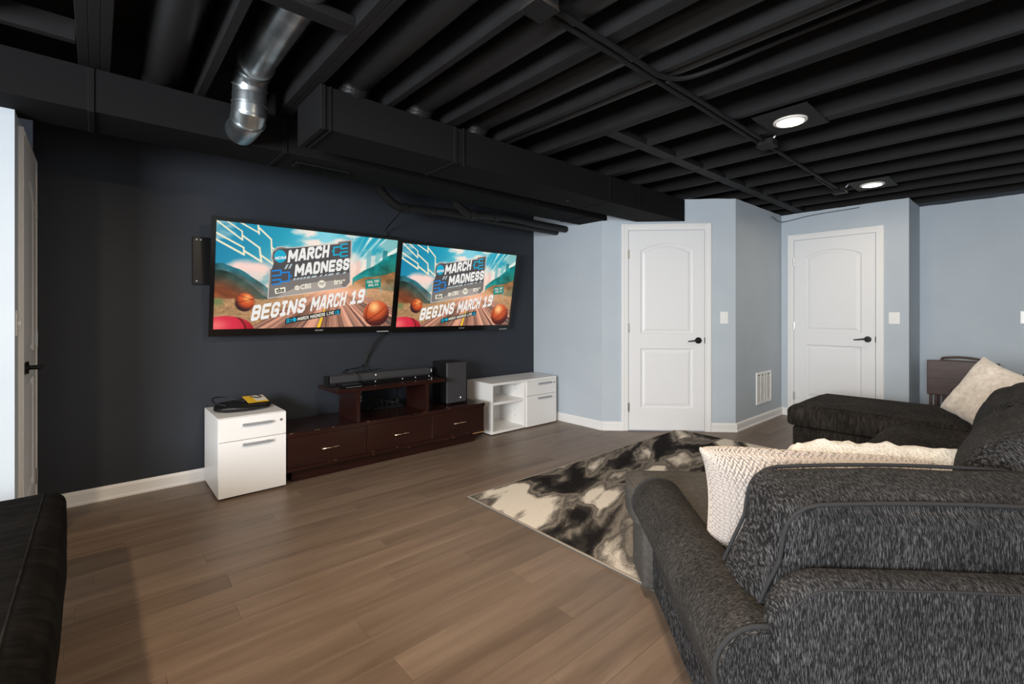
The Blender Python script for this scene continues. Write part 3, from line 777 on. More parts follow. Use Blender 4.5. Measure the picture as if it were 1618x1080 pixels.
# ------------------------------------------------------------------ MEDIA CONSOLE
con = thing('media_console', 'long dark espresso media console with three drawers and a raised shelf', 'console', (1.86, 3.72, 0))
part('plinth', M_esp, con, (1.035, 2.66, 3.53, 3.93, 0.0, 0.088), bev=0.002)
part('carcass', M_esp, con, (0.986, 2.733, 3.50, 3.95, 0.088, 0.3275), bev=0.002)
part('bottom_rail', M_esp, con, (0.986, 2.733, 3.478, 3.4995, 0.086, 0.113), bev=0.003)
part('top', M_esp, con, (0.986, 2.736, 3.472, 3.955, 0.328, 0.36), bev=0.002)
for (a, b) in ((0.990, 1.573), (1.577, 2.160), (2.164, 2.730)):
    d = part('drawer_front', M_esp, con, (a, b, 3.480, 3.4995, 0.1145, 0.3265), bev=0.0015)
    c = (a+b)/2 + (0.01 if a < 1 else 0)
    bm = BM(); tube(bm, [(c-0.065, 3.462, 0.215), (c+0.065, 3.462, 0.215)], 0.0048, 10)
    for s in (-0.055, 0.055): cyl(bm, (c+s, 3.462, 0.215), (c+s, 3.48, 0.215), 0.004, 8)
    mk('drawer_handle', bm, M_gold, d, smooth=True)
part('raised_shelf', M_esp, con, (1.335, 2.30, 3.478, 3.86, 0.597, 0.626), bev=0.002)
for a in (1.496, 2.113): part('shelf_support', M_esp, con, (a, a+0.029, 3.49, 3.84, 0.3602, 0.5968), bev=0.001)
bm = BM(); rr = random.Random(5)
for i in range(26):
    x = rr.uniform(1.0, 2.72); ln = rr.uniform(0.006, 0.03); z = rr.choice((0.3585, 0.3585, 0.087, 0.1115))
    yy = 3.4713 if z > 0.3 else 3.4775
    box(bm, x, min(x+ln, 2.73), yy, yy+0.004, z, z+rr.uniform(0.0012, 0.0022))
box(bm, 2.60, 2.7335, 3.4772, 3.49, 0.085, 0.094); box(bm, 2.655, 2.675, 3.54, 3.56, 0, 0.006)
mk('chipped_edge', bm, M_chip, con, kind='stuff')

# subwoofer, sound bar, other boxes on the console
sub = thing('subwoofer', 'upright black subwoofer with grey front on the console right end', 'speaker', (2.51, 3.73, 0.36))
part('cabinet', M_plastic_b, sub, (2.403, 2.616, 3.615, 3.86, 0.372, 0.745), bev=0.004)
part('front_grille', M_plastic_g, sub, (2.405, 2.614, 3.600, 3.6145, 0.374, 0.743), bev=0.003)
part('foot', M_plastic_b, sub, (2.43, 2.59, 3.64, 3.84, 0.3602, 0.3718), bev=0.002)
bm = BM(); cyl(bm, (2.545, 3.5995, 0.415), (2.545, 3.597, 0.415), 0.006, 10); mk('badge', bm, M_led, sub)
sb = thing('soundbar', 'long black sound bar on the raised shelf', 'speaker', (1.83, 3.75, 0.626))
part('bar', M_plastic_g, sb, (1.375, 2.30, 3.72, 3.80, 0.640, 0.700), bev=0.008)
for a, b in ((1.355, 1.3748), (2.3002, 2.318)): part('end_cap', M_gloss_b, sb, (a, b, 3.716, 3.803, 0.636, 0.703), bev=0.006)
part('foot', M_plastic_b, sb, (1.45, 1.52, 3.74, 3.79, 0.6262, 0.6398)); part('foot', M_plastic_b, sb, (2.12, 2.2, 3.74, 3.79, 0.6262, 0.6398))
bm = BM(); cyl(bm, (1.76, 3.7205, 0.682), (1.76, 3.7185, 0.682), 0.005, 10); mk('indicator', bm, M_led, sb)
rc = thing('receiver', 'slim black receiver with small lights in front of the sound bar', 'electronics', (1.93, 3.64, 0.626))
part('case', M_gloss_b, rc, (1.60, 2.23, 3.60, 3.685, 0.6262, 0.655), bev=0.003)
for x in (1.70, 1.945, 2.07, 2.205):
    bm = BM(); cyl(bm, (x, 3.6002, 0.645), (x, 3.598, 0.645), 0.003, 10); mk('indicator', bm, M_led, rc)
sx = thing('streaming_box', 'small flat black media box at the left end of the raised shelf', 'electronics', (1.49, 3.57, 0.626))
part('case', M_gloss_b, sx, (1.41, 1.565, 3.52, 3.62, 0.6262, 0.648), bev=0.004); part('front_lip', M_steel, sx, (1.425, 1.55, 3.517, 3.5198, 0.632, 0.634), bev=0)
# outlet behind the shelf, plugs, power strip and tangled leads
ol = thing('wall_outlet', 'white wall outlet plate seen under the raised shelf', 'outlet', (1.66, 4.0, 0.47))
part('cover_plate', M_plate, ol, (1.60, 1.76, 3.992, 3.9998, 0.415, 0.535), bev=0.002)
bm = BM(); box(bm, 1.645, 1.685, 3.955, 3.992, 0.475, 0.51, 0.004, 1); box(bm, 1.69, 1.725, 3.96, 3.992, 0.435, 0.465, 0.004, 1); mk('plug', bm, M_plastic_b, ol)
ps = thing('power_strip', 'black power strip among tangled leads on the console', 'power strip', (1.92, 3.84, 0.36))
part('body', M_plastic_b, ps, (1.78, 2.06, 3.80, 3.86, 0.3602, 0.395), bev=0.004)
for i in range(5):
    bm = BM(); box(bm, 1.80+i*0.05, 1.83+i*0.05, 3.805, 3.84, 0.395, 0.44, 0.004, 1); mk('plug', bm, M_plastic_b, ps)
rr = random.Random(11)
for k in range(5):
    pts = [(1.66+0.01*k, 3.95, 0.49)] + [(rr.uniform(1.62, 2.05), rr.uniform(3.70, 3.92), rr.uniform(0.38, 0.54)) for _ in range(4)] + [(1.82+k*0.05, 3.82, 0.44)]
    bm = BM(); tube(bm, spline(pts, 6), 0.0035, 6); mk('power_lead', bm, M_cable, smooth=True, label='thin black lead under the raised shelf, running to the %s power strip plug' % ('leftmost', 'second', 'middle', 'fourth', 'rightmost')[k], cat='cable', group='tangled leads under the shelf')
# cables between the televisions and the shelf
bm = BM(); tube(bm, spline([(1.965, 3.95, 1.05), (1.90, 3.965, 0.98), (1.84, 3.97, 0.90), (1.795, 3.97, 0.82), (1.77, 3.965, 0.76), (1.765, 3.93, 0.70), (1.76, 3.90, 0.64)], 8), 0.006, 8)
tube(bm, spline([(2.00, 3.95, 1.05), (1.93, 3.96, 0.99), (1.86, 3.962, 0.90), (1.80, 3.962, 0.82), (1.765, 3.955, 0.75)], 8), 0.004, 8)
mk('cable_bundle', bm, M_cable, smooth=True, label='twisted bundle of black cables hanging from the televisions to the shelf', cat='cable')
bm = BM(); tube(bm, spline([(1.77, 3.96, 0.75), (1.70, 3.90, 0.735), (1.60, 3.86, 0.728), (1.52, 3.82, 0.712), (1.56, 3.74, 0.713), (1.60, 3.705, 0.69), (1.60, 3.69, 0.66)], 7), 0.004, 6)
mk('signal_cable', bm, M_cable, smooth=True, label='thin black cable looping over the sound bar', cat='cable')
bm = BM(); tube(bm, spline([(1.76, 3.95, 0.74), (1.66, 3.88, 0.73), (1.55, 3.85, 0.726), (1.60, 3.79, 0.71), (1.72, 3.82, 0.706), (1.86, 3.84, 0.72)], 7), 0.0035, 6)
mk('signal_cable', bm, M_cable, smooth=True, label='second thin black cable coiled behind the sound bar', cat='cable')
bm = BM(); tube(bm, spline([(1.93, 3.56, 2.08), (1.945, 3.75, 2.02), (1.96, 3.93, 1.96), (1.965, 3.95, 1.90), (2.02, 3.94, 1.80)], 7), 0.005, 8)
mk('television_cable', bm, M_cable, smooth=True, label='black cable dropping from the duct to the gap between the televisions', cat='cable')

# ------------------------------------------------------------------ TELEVISIONS
TVW, TVH, TVT = 1.425, 0.848, 0.055
TILT = math.radians(10.0)
TVM = Matrix.Translation((1.300, 3.895, 1.035)) @ Matrix.Rotation(TILT, 4, 'X')    # local: x right, y into the wall, z up; origin = bottom front centre
EM = 1.0                                                                           # brightness of the picture
B_SIDE, B_TOP, B_BOT = 0.028, 0.030, 0.052
SX0, SX1, SZ0, SZ1 = -TVW/2+B_SIDE, TVW/2-B_SIDE, B_BOT, TVH-B_TOP
def scr(u, v, lift=0.0): return TVM @ Vector((SX0 + (SX1-SX0)*u, 0.0035-lift, SZ1 - (SZ1-SZ0)*v))
def tvbox(bm, x0, x1, y0, y1, z0, z1, bev=0.0):
    for q in box(bm, x0, x1, y0, y1, z0, z1, bev, 1): q.co = TVM @ q.co
tv = thing('television', 'large wall television on the left, nearer the camera, tilted down', 'television', TVM @ Vector((0, 0.03, 0)), 'wall televisions')
bm = BM(); tvbox(bm, -TVW/2+0.004, TVW/2-0.004, 0.010, 0.035, 0.004, TVH-0.004, 0.003); tvbox(bm, -0.45, 0.45, 0.035, 0.060, 0.10, 0.60, 0.006); shell = mk('rear_shell', bm, M_plastic_b, tv)
bm = BM()
for (a, b, c, d) in ((-TVW/2, SX0, 0, TVH), (SX1, TVW/2, 0, TVH), (SX0, SX1, 0, SZ0), (SX0, SX1, SZ1, TVH)): tvbox(bm, a, b, 0.0, 0.012, c, d, 0.0)
bez = mk('bezel', bm, M_gloss_b, tv)
bm = BM(); tvbox(bm, TVW/2-0.16, TVW/2-0.05, -0.001, 0.0, -0.0, 0.010); mk('status_sticker', bm, M_logo, bez)

# picture painted point by point as a fine coloured grid --------------------------------------------
NU, NV = 384, 222
uu, vv = np.meshgrid(np.linspace(0, 1, NU+1), np.linspace(0, 1, NV+1))
def vnoise(x, y, seed):
    rs = np.random.RandomState(seed); T = rs.rand(64, 64)
    xi = np.floor(x).astype(int); yi = np.floor(y).astype(int); fx = x-xi; fy = y-yi; fx = fx*fx*(3-2*fx); fy = fy*fy*(3-2*fy)
    g = lambda a, b: T[a % 64, b % 64]
    return (g(xi, yi)*(1-fx)+g(xi+1, yi)*fx)*(1-fy) + (g(xi, yi+1)*(1-fx)+g(xi+1, yi+1)*fx)*fy
def fbm(x, y, seed, o=5):
    s = 0; a = 0.5
    for k in range(o): s = s + a*vnoise(x*2**k, y*2**k, seed+k); a *= 0.5
    return s / (1-0.5**o)
def sm(a, b, x): t = np.clip((x-a)/(b-a), 0, 1); return t*t*(3-2*t)
def mixc(img, col, m): c = np.array(col, float).reshape((1, 1, 3)) if not isinstance(col, np.ndarray) else col; return img*(1-m[..., None]) + c*m[..., None]
au = uu*16/9
img = np.zeros(uu.shape+(3,))
img[:] = (38, 158, 182)
img = mixc(img, (22, 124, 160), sm(0.45, 0.0, uu)*0.8)
img = mixc(img, (150, 212, 224), sm(0.30, 0.55, uu)*sm(0.78, 0.55, uu)*0.8)
img = mixc(img, (20, 140, 150), sm(0.8, 1.0, uu)*0.9)
cl = fbm(au*4+vv*2.0, vv*7, 3)
img = mixc(img, (232, 222, 212), sm(0.47, 0.64, cl)*(0.50+0.55*sm(0.25, 0.5, uu)*sm(0.8, 0.6, uu)+0.3*sm(0.22, 0.4, vv)))
# warm glow round the vanishing point
gl = np.exp(-(((uu-0.60)/0.34)**2+((vv-0.52)/0.26)**2))
img = mixc(img, (250, 214, 196), np.clip(gl*1.15, 0, 0.95))
glc = np.exp(-(((uu-0.17)/0.16)**2+((vv-0.40)/0.07)**2)); img = mixc(img, (244, 206, 196), np.clip(glc, 0, 0.85)*sm(0.4, 0.6, cl+0.1))
# speed streaks in the upper right
ang = np.arctan2(vv-0.52, (uu-0.66)*1.78); rad = np.hypot((uu-0.66)*1.78, vv-0.52)
stk = vnoise(ang*26+40, rad*1.2, 21)
img = mixc(img, (250, 244, 232), sm(0.62, 0.85, stk)*sm(0.62, 0.80, uu)*sm(0.50, 0.2, vv)*0.8)
# skyline
for (a, b, t, c) in ((0.735, 0.765, 0.27, (228, 190, 178)), (0.775, 0.80, 0.25, (240, 226, 212)), (0.80, 0.83, 0.14, (120, 176, 180)), (0.83, 0.855, 0.20, (214, 212, 204)), (0.86, 0.885, 0.16, (126, 186, 186)), (0.905, 0.935, 0.13, (24, 118, 122)), (0.70, 0.73, 0.31, (240, 208, 196))):
    img = mixc(img, c, ((uu > a) & (uu < b) & (vv > t) & (vv < 0.45)).astype(float)*0.75)
def hill(img, xs, ys, c0, c1, seed, rough=0.012, sc=14):
    top = np.interp(uu, xs, ys) + rough*(fbm(uu*sc, uu*0+seed, seed)-0.5)*2
    dd = vv-top; t = fbm(au*9-vv*9, vv*10+au*6, seed+5)
    col = np.array(c0)*(1-sm(0, 0.2, dd)[..., None]) + np.array(c1)*sm(0, 0.2, dd)[..., None]
    col = col*(0.55+0.9*t[..., None])
    return mixc(img, col, sm(0, 0.004, dd))
img = hill(img, [0, 0.03, 0.11, 0.19, 0.25, 0.3, 0.31, 1], [0.385, 0.375, 0.43, 0.52, 0.60, 0.68, 2, 2], (34, 96, 108), (150, 96, 74), 31)
img = hill(img, [0, 0.05, 0.12, 0.17, 0.225, 0.28, 0.29, 1], [0.44, 0.45, 0.52, 0.57, 0.66, 0.72, 2, 2], (40, 66, 62), (124, 66, 40), 41)
img = hill(img, [0, 0.70, 0.72, 0.80, 0.88, 0.94, 1], [2, 2, 0.46, 0.36, 0.27, 0.19, 0.15], (18, 128, 128), (40, 112, 100), 51)
img = mixc(img, (226, 168, 120), ((vv > 0.42) & (uu > 0.70)).astype(float)*sm(0.52, 0.62, fbm(au*6, vv*10+uu*5, 61))*sm(0.95, 0.75, uu)*0.8)
img = hill(img, [0, 0.70, 0.73, 0.80, 0.90, 1], [2, 2, 0.50, 0.44, 0.42, 0.36], (170, 120, 76), (96, 96, 74), 71)
# stony ground both sides, then the road
gt = np.interp(uu, [0, 0.12, 0.25, 0.3, 0.68, 0.72, 0.8, 1], [0.70, 0.70, 0.70, 0.68, 0.56, 0.52, 0.55, 0.58])
sp = np.random.RandomState(9).rand(*uu.shape)
gcol = np.array((176, 138, 100))*(0.6+0.7*(0.5*sp+0.5*fbm(au*30, vv*50, 81)))[..., None]
img = mixc(img, gcol, sm(0, 0.02, vv-gt))
img = mixc(img, (96, 122, 78), sm(0.06, 0.02, uu)*np.exp(-((vv-0.74)/0.04)**2)*0.8)
vx, vy = 0.60, 0.56
le = np.interp(vv, [vy, 1.0], [0.56, 0.16]); re = np.interp(vv, [vy, 0.78, 1.0], [0.68, 1.0, 1.45])
ra = (uu-vx)/np.maximum(vv-vy, 0.01)
rs_ = vnoise(ra*14+30, vv*2.2, 91); rs2 = vnoise(ra*42+30, vv*1.1, 95)
rc_ = np.array((205, 150, 126))*(0.45+0.45*rs_+0.35*rs2)[..., None]
rc_ = mixc(rc_, (44, 62, 72), sm(0.62, 0.85, vnoise(ra*23+9, vv*1.4, 97))*sm(0.62, 0.85, uu)*0.8)
rc_ = mixc(rc_, (58, 44, 46), sm(0.72, 0.82, rs2)*0.7)
road = sm(0, 0.02, vv-vy)*sm(-0.004, 0.006, uu-le)*sm(0.004, -0.006, uu-re)
img = mixc(img, rc_, road)
img = mixc(img, (236, 190, 50), road*(np.abs(ra+0.15) < 0.02)*(vv > 0.8))
img = mixc(img, (255, 190, 150), np.exp(-(((uu-0.58)/0.24)**2+((vv-0.60)/0.055)**2))*0.75)
def ball(img, cu, cv, ru, rv, cols, hl, seams, soft=0.05):
    x = (uu-cu)/ru; y = (vv-cv)/rv; r = np.hypot(x, y); m = sm(1+soft, 1-soft, r)
    lit = np.clip(1-np.hypot(x-hl[0], y-hl[1])/1.5, 0, 1)
    a, b, c = [np.array(k, float) for k in cols]
    col = a + (b-a)*sm(0, 0.55, lit)[..., None] + (c-b)*sm(0.55, 1.0, lit)[..., None]
    for f in seams: col = mixc(col, (70, 26, 20), np.exp(-(f(x, y)/0.035)**2)*0.8)
    return mixc(img, col, m)
img = ball(img, 0.892, 0.850, 0.086, 0.148, ((66, 30, 34), (196, 88, 50), (248, 196, 130)), (-0.2, -0.5), [lambda x, y: y+0.75*x-0.10+0.25*x*x, lambda x, y: y-0.62+0.28*x+0.1*x*x, lambda x, y: x+0.78-0.3*y*y])
img = ball(img, 0.141, 0.742, 0.046, 0.088, ((34, 20, 30), (196, 84, 44), (255, 170, 96)), (0.25, -0.45), [lambda x, y: y+0.15+0.25*x, lambda x, y: y+0.55-0.35*x], 0.12)
img = ball(img, 0.055, 1.02, 0.135, 0.145, ((150, 24, 40), (206, 52, 74), (232, 110, 110)), (-0.35, -0.4), [lambda x, y: np.hypot(x+0.55, y+0.1)-1.25], 0.03)
img = mixc(img, (255, 196, 160), np.exp(-(((uu-0.56)/0.36)**2+((vv-0.60)/0.16)**2))*0.38)
# bracket lines in the sky
def seg(img, p, q, wd, col=(240, 226, 196)):
    px, py, qx, qy = p[0]*1.78, p[1], q[0]*1.78, q[1]; dx, dy = qx-px, qy-py; l2 = dx*dx+dy*dy
    t = np.clip(((au-px)*dx+(vv-py)*dy)/l2, 0, 1); d = np.hypot(au-px-t*dx, vv-py-t*dy)
    return mixc(img, col, sm(wd*1.4, wd*0.5, d))
for p, q, wd in (((0, 0.00), (0.118, 0.155), .007), ((0.04, -0.01), (0.115, 0.075), .006), ((0.115, 0.075), (0.118, 0.155), .006), ((0.118, 0.115), (0.200, 0.215), .008), ((0.10, -0.01), (0.195, 0.075), .007), ((0.188, -0.01), (0.195, 0.085), .007), ((0.196, 0.03), (0.255, 0.125), .008),
                 ((0, 0.11), (0.125, 0.225), .008), ((0, 0.17), (0.128, 0.290), .009), ((0.125, 0.225), (0.128, 0.290), .007), ((0.128, 0.255), (0.212, 0.345), .009), ((0.200, 0.215), (0.212, 0.345), .008), ((0.205, 0.28), (0.27, 0.36), .008), ((0.255, 0.125), (0.262, 0.28), .007), ((0.26, 0.20), (0.30, 0.26), .007)):
    img = seg(img, p, q, wd)
img = (img-118)*1.10+116                     # a little more contrast
img = np.clip(img, 0, 255)/255.0
lin = np.where(img <= 0.04045, img/12.92, ((img+0.055)/1.055)**2.4)
gv = []; 
for j in range(NV+1):
    for i in range(NU+1): gv.append(scr(i/NU, j/NV))
ctr = Vector(scr(0.5, 1.0)); gv = [v - ctr for v in gv]
gf = [(j*(NU+1)+i, (j+1)*(NU+1)+i, (j+1)*(NU+1)+i+1, j*(NU+1)+i+1) for j in range(NV) for i in range(NU)]
me = bpy.data.meshes.new('screen'); me.from_pydata([tuple(v) for v in gv], [], gf)
at = me.color_attributes.new('picture', 'FLOAT_COLOR', 'POINT')
at.data.foreach_set('color', np.concatenate([lin.reshape(-1, 3), np.ones((lin.shape[0]*lin.shape[1], 1))], axis=1).astype(np.float32).ravel())
ms = bpy.data.materials.new('lit screen picture'); ms.use_nodes = True
bs = ms.node_tree.nodes['Principled BSDF']; bs.inputs['Base Color'].default_value = (0.01, 0.01, 0.01, 1); bs.inputs['Roughness'].default_value = 0.35; bs.inputs['Specular IOR Level'].default_value = 0.2
ca = ms.node_tree.nodes.new('ShaderNodeVertexColor'); ca.layer_name = 'picture'
ms.node_tree.links.new(ca.outputs['Color'], bs.inputs['Emission Color']); bs.inputs['Emission Strength'].default_value = EM
me.materials.append(ms)
screen = bpy.data.objects.new('screen', me); C.objects.link(screen); screen.parent = tv; screen.location = ctr - tv.location
screen['label'] = 'lit screen showing a basketball tournament announcement'
def glow(name, rgb):
    m = mat(name, (0.01, 0.01, 0.01), 0.5, spec=0.1, emit=s2l(rgb), es=EM); return m
G_white = glow('screen white', (238, 236, 232)); G_grey = glow('screen plaque grey', (122, 116, 112)); G_rim = glow('screen plaque rim', (196, 190, 184)); G_dark = glow('screen dark', (24, 28, 34))
G_mid = glow('screen plaque dark', (78, 76, 78)); G_cyan = glow('screen cyan', (22, 168, 202)); G_blue = glow('screen blue', (30, 128, 206)); G_green = glow('screen sign green', (16, 134, 122)); G_silver = glow('screen silver', (176, 190, 194)); G_cream = glow('screen cream', (238, 232, 212)); G_lgrey = glow('screen plaque light grey', (168, 158, 150))
G_post = glow('screen sign post', (120, 176, 170))
def poly_on(name, polys, m, lift, par=None):
    bm = BM()
    for pts in polys:
        vs = [bm.verts.new(scr(u, v_, lift)) for u, v_ in pts]; bm.faces.new(vs)
    bmesh.ops.triangulate(bm, faces=bm.faces)
    return mk(name, bm, m, par or screen, recalc=False)
def text_on(name, s, bl, br, tl, m, lift, bold=0.0, shear=0.0, fit=True, sp=1.0):
    cu = bpy.data.curves.new(name, 'FONT'); cu.body = s; cu.offset = bold; cu.resolution_u = 3; cu.space_character = sp
    ob = bpy.data.objects.new(name, cu); C.objects.link(ob)
    bpy.context.view_layer.update()
    dg = bpy.context.evaluated_depsgraph_get(); m0 = bpy.data.meshes.new_from_object(ob.evaluated_get(dg))
    bpy.data.objects.remove(ob); bpy.data.curves.remove(cu)
    bm = BM(); bm.from_mesh(m0); bpy.data.meshes.remove(m0)
    xs = [v_.co.x for v_ in bm.verts]; ys = [v_.co.y for v_ in bm.verts]; a, b, c, d = min(xs), max(xs), min(ys), max(ys)
    for v_ in bm.verts:
        x = (v_.co.x-a)/(b-a); y = (v_.co.y-c)/(d-c)
        u = bl[0]+(br[0]-bl[0])*x+(tl[0]-bl[0])*y; w_ = bl[1]+(br[1]-bl[1])*x+(tl[1]-bl[1])*y
        v_.co = scr(u, w_, lift)
    return mk(name, bm, m, screen, recalc=False)
GL = {  # blocky sports capitals as strokes on a 1 x 1 cell
 'A': [[(0, 0), (.36, 1), (.64, 1), (1, 0)], [(.2, .26), (.8, .26)]], 'B': [[(0, 0), (0, 1), (.8, 1), (1, .86), (1, .64), (.82, .52), (1, .40), (1, .14), (.8, 0), (0, 0)], [(0, .52), (.82, .52)]],
 'C': [[(1, .82), (1, .84), (.78, 1), (.22, 1), (0, .84), (0, .16), (.22, 0), (.78, 0), (1, .16), (1, .18)]], 'D': [[(0, 0), (0, 1), (.72, 1), (1, .82), (1, .18), (.72, 0), (0, 0)]],
 'E': [[(1, 1), (0, 1), (0, 0), (1, 0)], [(0, .5), (.85, .5)]], 'F': [[(1, 1), (0, 1), (0, 0)], [(0, .5), (.85, .5)]],
 'G': [[(1, .82), (1, .84), (.78, 1), (.22, 1), (0, .84), (0, .16), (.22, 0), (.78, 0), (1, .16), (1, .46), (.55, .46)]], 'H': [[(0, 0), (0, 1)], [(1, 0), (1, 1)], [(0, .5), (1, .5)]],
 'I': [[(.5, 0), (.5, 1)], [(0.1, 0), (.9, 0)], [(0.1, 1), (.9, 1)]], 'L': [[(0, 1), (0, 0), (1, 0)]], 'M': [[(0, 0), (0, 1), (.5, .28), (1, 1), (1, 0)]], 'N': [[(0, 0), (0, 1), (1, 0), (1, 1)]],
 'O': [[(.22, 0), (0, .16), (0, .84), (.22, 1), (.78, 1), (1, .84), (1, .16), (.78, 0), (.22, 0)]], 'P': [[(0, 0), (0, 1), (.8, 1), (1, .84), (1, .60), (.8, .45), (0, .45)]], 'R': [[(0, 0), (0, 1), (.8, 1), (1, .86), (1, .62), (.8, .48), (0, .48)], [(.5, .48), (1, 0)]],
 'S': [[(1, .83), (1, .85), (.78, 1), (.22, 1), (0, .85), (0, .66), (.18, .54), (.82, .46), (1, .34), (1, .15), (.78, 0), (.22, 0), (0, .15), (0, .17)]], 'T': [[(0, 1), (1, 1)], [(.5, 1), (.5, 0)]], 'U': [[(0, 1), (0, .16), (.22, 0), (.78, 0), (1, .16), (1, 1)]], 'V': [[(0, 1), (.5, 0), (1, 1)]],
 '1': [[(.15, .84), (.55, 1), (.55, 0)], [(.1, 0), (1, 0)]], '9': [[(.14, 0), (.78, 0), (1, .15), (1, .85), (.78, 1), (.22, 1), (0, .85), (0, .64), (.22, .50), (1, .50)]],
 '6': [[(1, .84), (.78, 1), (.22, 1), (0, .84), (0, .16), (.22, 0), (.78, 0), (1, .16), (1, .42), (.78, .55), (0, .55)]], '8': [[(.22, .52), (0, .66), (0, .86), (.22, 1), (.78, 1), (1, .86), (1, .66), (.78, .52), (.22, .52), (0, .38), (0, .14), (.22, 0), (.78, 0), (1, .14), (1, .38), (.78, .52)]], '-': [[(.1, .45), (.9, .45)]]}
def block_on(name, s, bl, br, tl, m, lift, stroke=0.26, gap=0.22, slant=0.0):
    # letters are laid out in a box whose unit is the cap height, then fitted to the slanting frame bl-br-tl
    lw = {'M': 0.78, 'A': 0.6, 'I': 0.36, '1': 0.42, '-': 0.3, ' ': 0.28, 'N': 0.60}; x = 0.0; quads = []; hw = stroke/2
    for ch in s:
        wd = lw.get(ch, 0.52)
        if ch != ' ':
            for path in GL[ch]:
                P = [Vector((x + hw + p[0]*(wd), hw + p[1]*(1-stroke))) for p in path]; n = len(P)
                cl = (P[0]-P[-1]).length < 1e-6
                for i in range(n-1):
                    d = (P[i+1]-P[i]).normalized(); nn = Vector((-d.y, d.x))*hw
                    e0 = hw*(0.999 if i == 0 and not cl else 0.41); e1 = hw*(0.999 if i == n-2 and not cl else 0.41)
                    if 0.25 < abs(d.x) < 0.97 and abs(d.y) > 0.75: nn = nn*1.08
                    p0, p1 = P[i]-d*e0, P[i+1]+d*e1
                    quads.append((p0+nn, p1+nn, p1-nn, p0-nn))
        x += wd + stroke + gap*0.5
    tot = x - gap*0.5
    bm = BM()
    for q in quads:
        vs = []
        for c in q:
            fx = c.x/tot + slant*(c.y-0.5)/tot; fy = min(1, max(0, c.y))
            vs.append(bm.verts.new(scr(bl[0]+(br[0]-bl[0])*fx+(tl[0]-bl[0])*fy, bl[1]+(br[1]-bl[1])*fx+(tl[1]-bl[1])*fy, lift)))
        try: bm.faces.new(vs)
        except ValueError: pass
    return mk(name, bm, m, screen, recalc=False)
def shrink(p, k=0.96, c=None):
    c = c or (sum(q[0] for q in p)/len(p), sum(q[1] for q in p)/len(p))
    return [(c[0]+(q[0]-c[0])*k, c[1]+(q[1]-c[1])*k) for q in p]
plq = [(0.25, 0.705), (0.684, 0.564), (0.708, 0.51), (0.698, 0.25), (0.704, 0.233), (0.699, 0.045), (0.619, 0.077), (0.612, 0.099), (0.34, 0.190), (0.313, 0.180), (0.287, 0.190), (0.263, 0.235), (0.257, 0.303), (0.270, 0.36), (0.290, 0.387), (0.252, 0.407)]
poly_on('plaque_rim', [plq], G_rim, 0.0006)
inn = ring_loop([(u*1.78, -v_) for u, v_ in plq], 0.009); inn = [(x/1.78, -y) for x, y in inn]
poly_on('plaque', [inn], G_grey, 0.0010)
poly_on('plaque_shade', [[(0.262, 0.43), (0.30, 0.41), (0.275, 0.34), (0.268, 0.25), (0.30, 0.21), (0.62, 0.112), (0.69, 0.065), (0.692, 0.24), (0.694, 0.40), (0.38, 0.50), (0.265, 0.56)]], G_mid, 0.0013)
poly_on('plaque_glow', [[(0.30, 0.675), (0.44, 0.54), (0.62, 0.49), (0.665, 0.56)]], G_lgrey, 0.0013)
def disc(cu, cv, ru, rv, n=32): return [(cu+ru*math.cos(2*PI*i/n), cv+rv*math.sin(2*PI*i/n)) for i in range(n)]
poly_on('emblem_disc', [disc(0.304, 0.281, 0.031, 0.062)], G_cyan, 0.0018)
block_on('emblem_lettering', 'NCAA', (0.277, 0.319), (0.334, 0.302), (0.281, 0.288), G_white, 0.0022, stroke=0.22, gap=0.15)
block_on('headline_lettering', 'MARCH', (0.343, 0.338), (0.566, 0.252), (0.347, 0.208), G_white, 0.0022, stroke=0.25, gap=0.20)
block_on('headline_lettering', 'MADNESS', (0.383, 0.473), (0.691, 0.371), (0.386, 0.345), G_white, 0.0022, stroke=0.25, gap=0.20)
def thick(p, q, wd):
    d = Vector(((q[0]-p[0])*1.78, q[1]-p[1])); d.normalize(); nx, ny = -d.y*wd, d.x*wd
    return [(p[0]+nx/1.78, p[1]+ny), (q[0]+nx/1.78, q[1]+ny), (q[0]-nx/1.78, q[1]-ny), (p[0]-nx/1.78, p[1]-ny)]
W_ = 0.0075
poly_on('bracket', [thick(a, b, W_) for a, b in (((0.265, 0.43), (0.312, 0.415)), ((0.267, 0.479), (0.312, 0.464)), ((0.311, 0.41), (0.312, 0.472)), ((0.268, 0.522), (0.312, 0.506)), ((0.269, 0.565), (0.312, 0.549)), ((0.311, 0.50), (0.312, 0.556)), ((0.311, 0.443), (0.356, 0.430)), ((0.312, 0.533), (0.357, 0.519)), ((0.354, 0.424), (0.357, 0.526)), ((0.355, 0.473), (0.370, 0.468)))], G_blue, 0.0020)
poly_on('bracket', [thick(a, b, W_) for a, b in (((0.676, 0.093), (0.635, 0.110)), ((0.678, 0.139), (0.636, 0.155)), ((0.636, 0.103), (0.637, 0.161)), ((0.680, 0.175), (0.635, 0.192)), ((0.682, 0.219), (0.636, 0.235)), ((0.635, 0.186), (0.637, 0.241)), ((0.636, 0.131), (0.594, 0.146)), ((0.636, 0.212), (0.595, 0.228)), ((0.594, 0.14), (0.596, 0.234)), ((0.595, 0.183), (0.583, 0.188)))], G_cyan, 0.0020)
dash = []
for k, (a, b) in enumerate(((0.376, 0.388), (0.394, 0.406), (0.412, 0.424), (0.430, 0.442), (0.448, 0.466), (0.474, 0.502), (0.520, 0.532), (0.548, 0.560), (0.568, 0.598), (0.614, 0.632), (0.656, 0.672))):
    y = lambda x: 0.512 - (x-0.376)*0.335
    dash.append([(a, y(a)), (b, y(b)), (b+0.006, y(b)-0.022), (a+0.006, y(a)-0.022)])
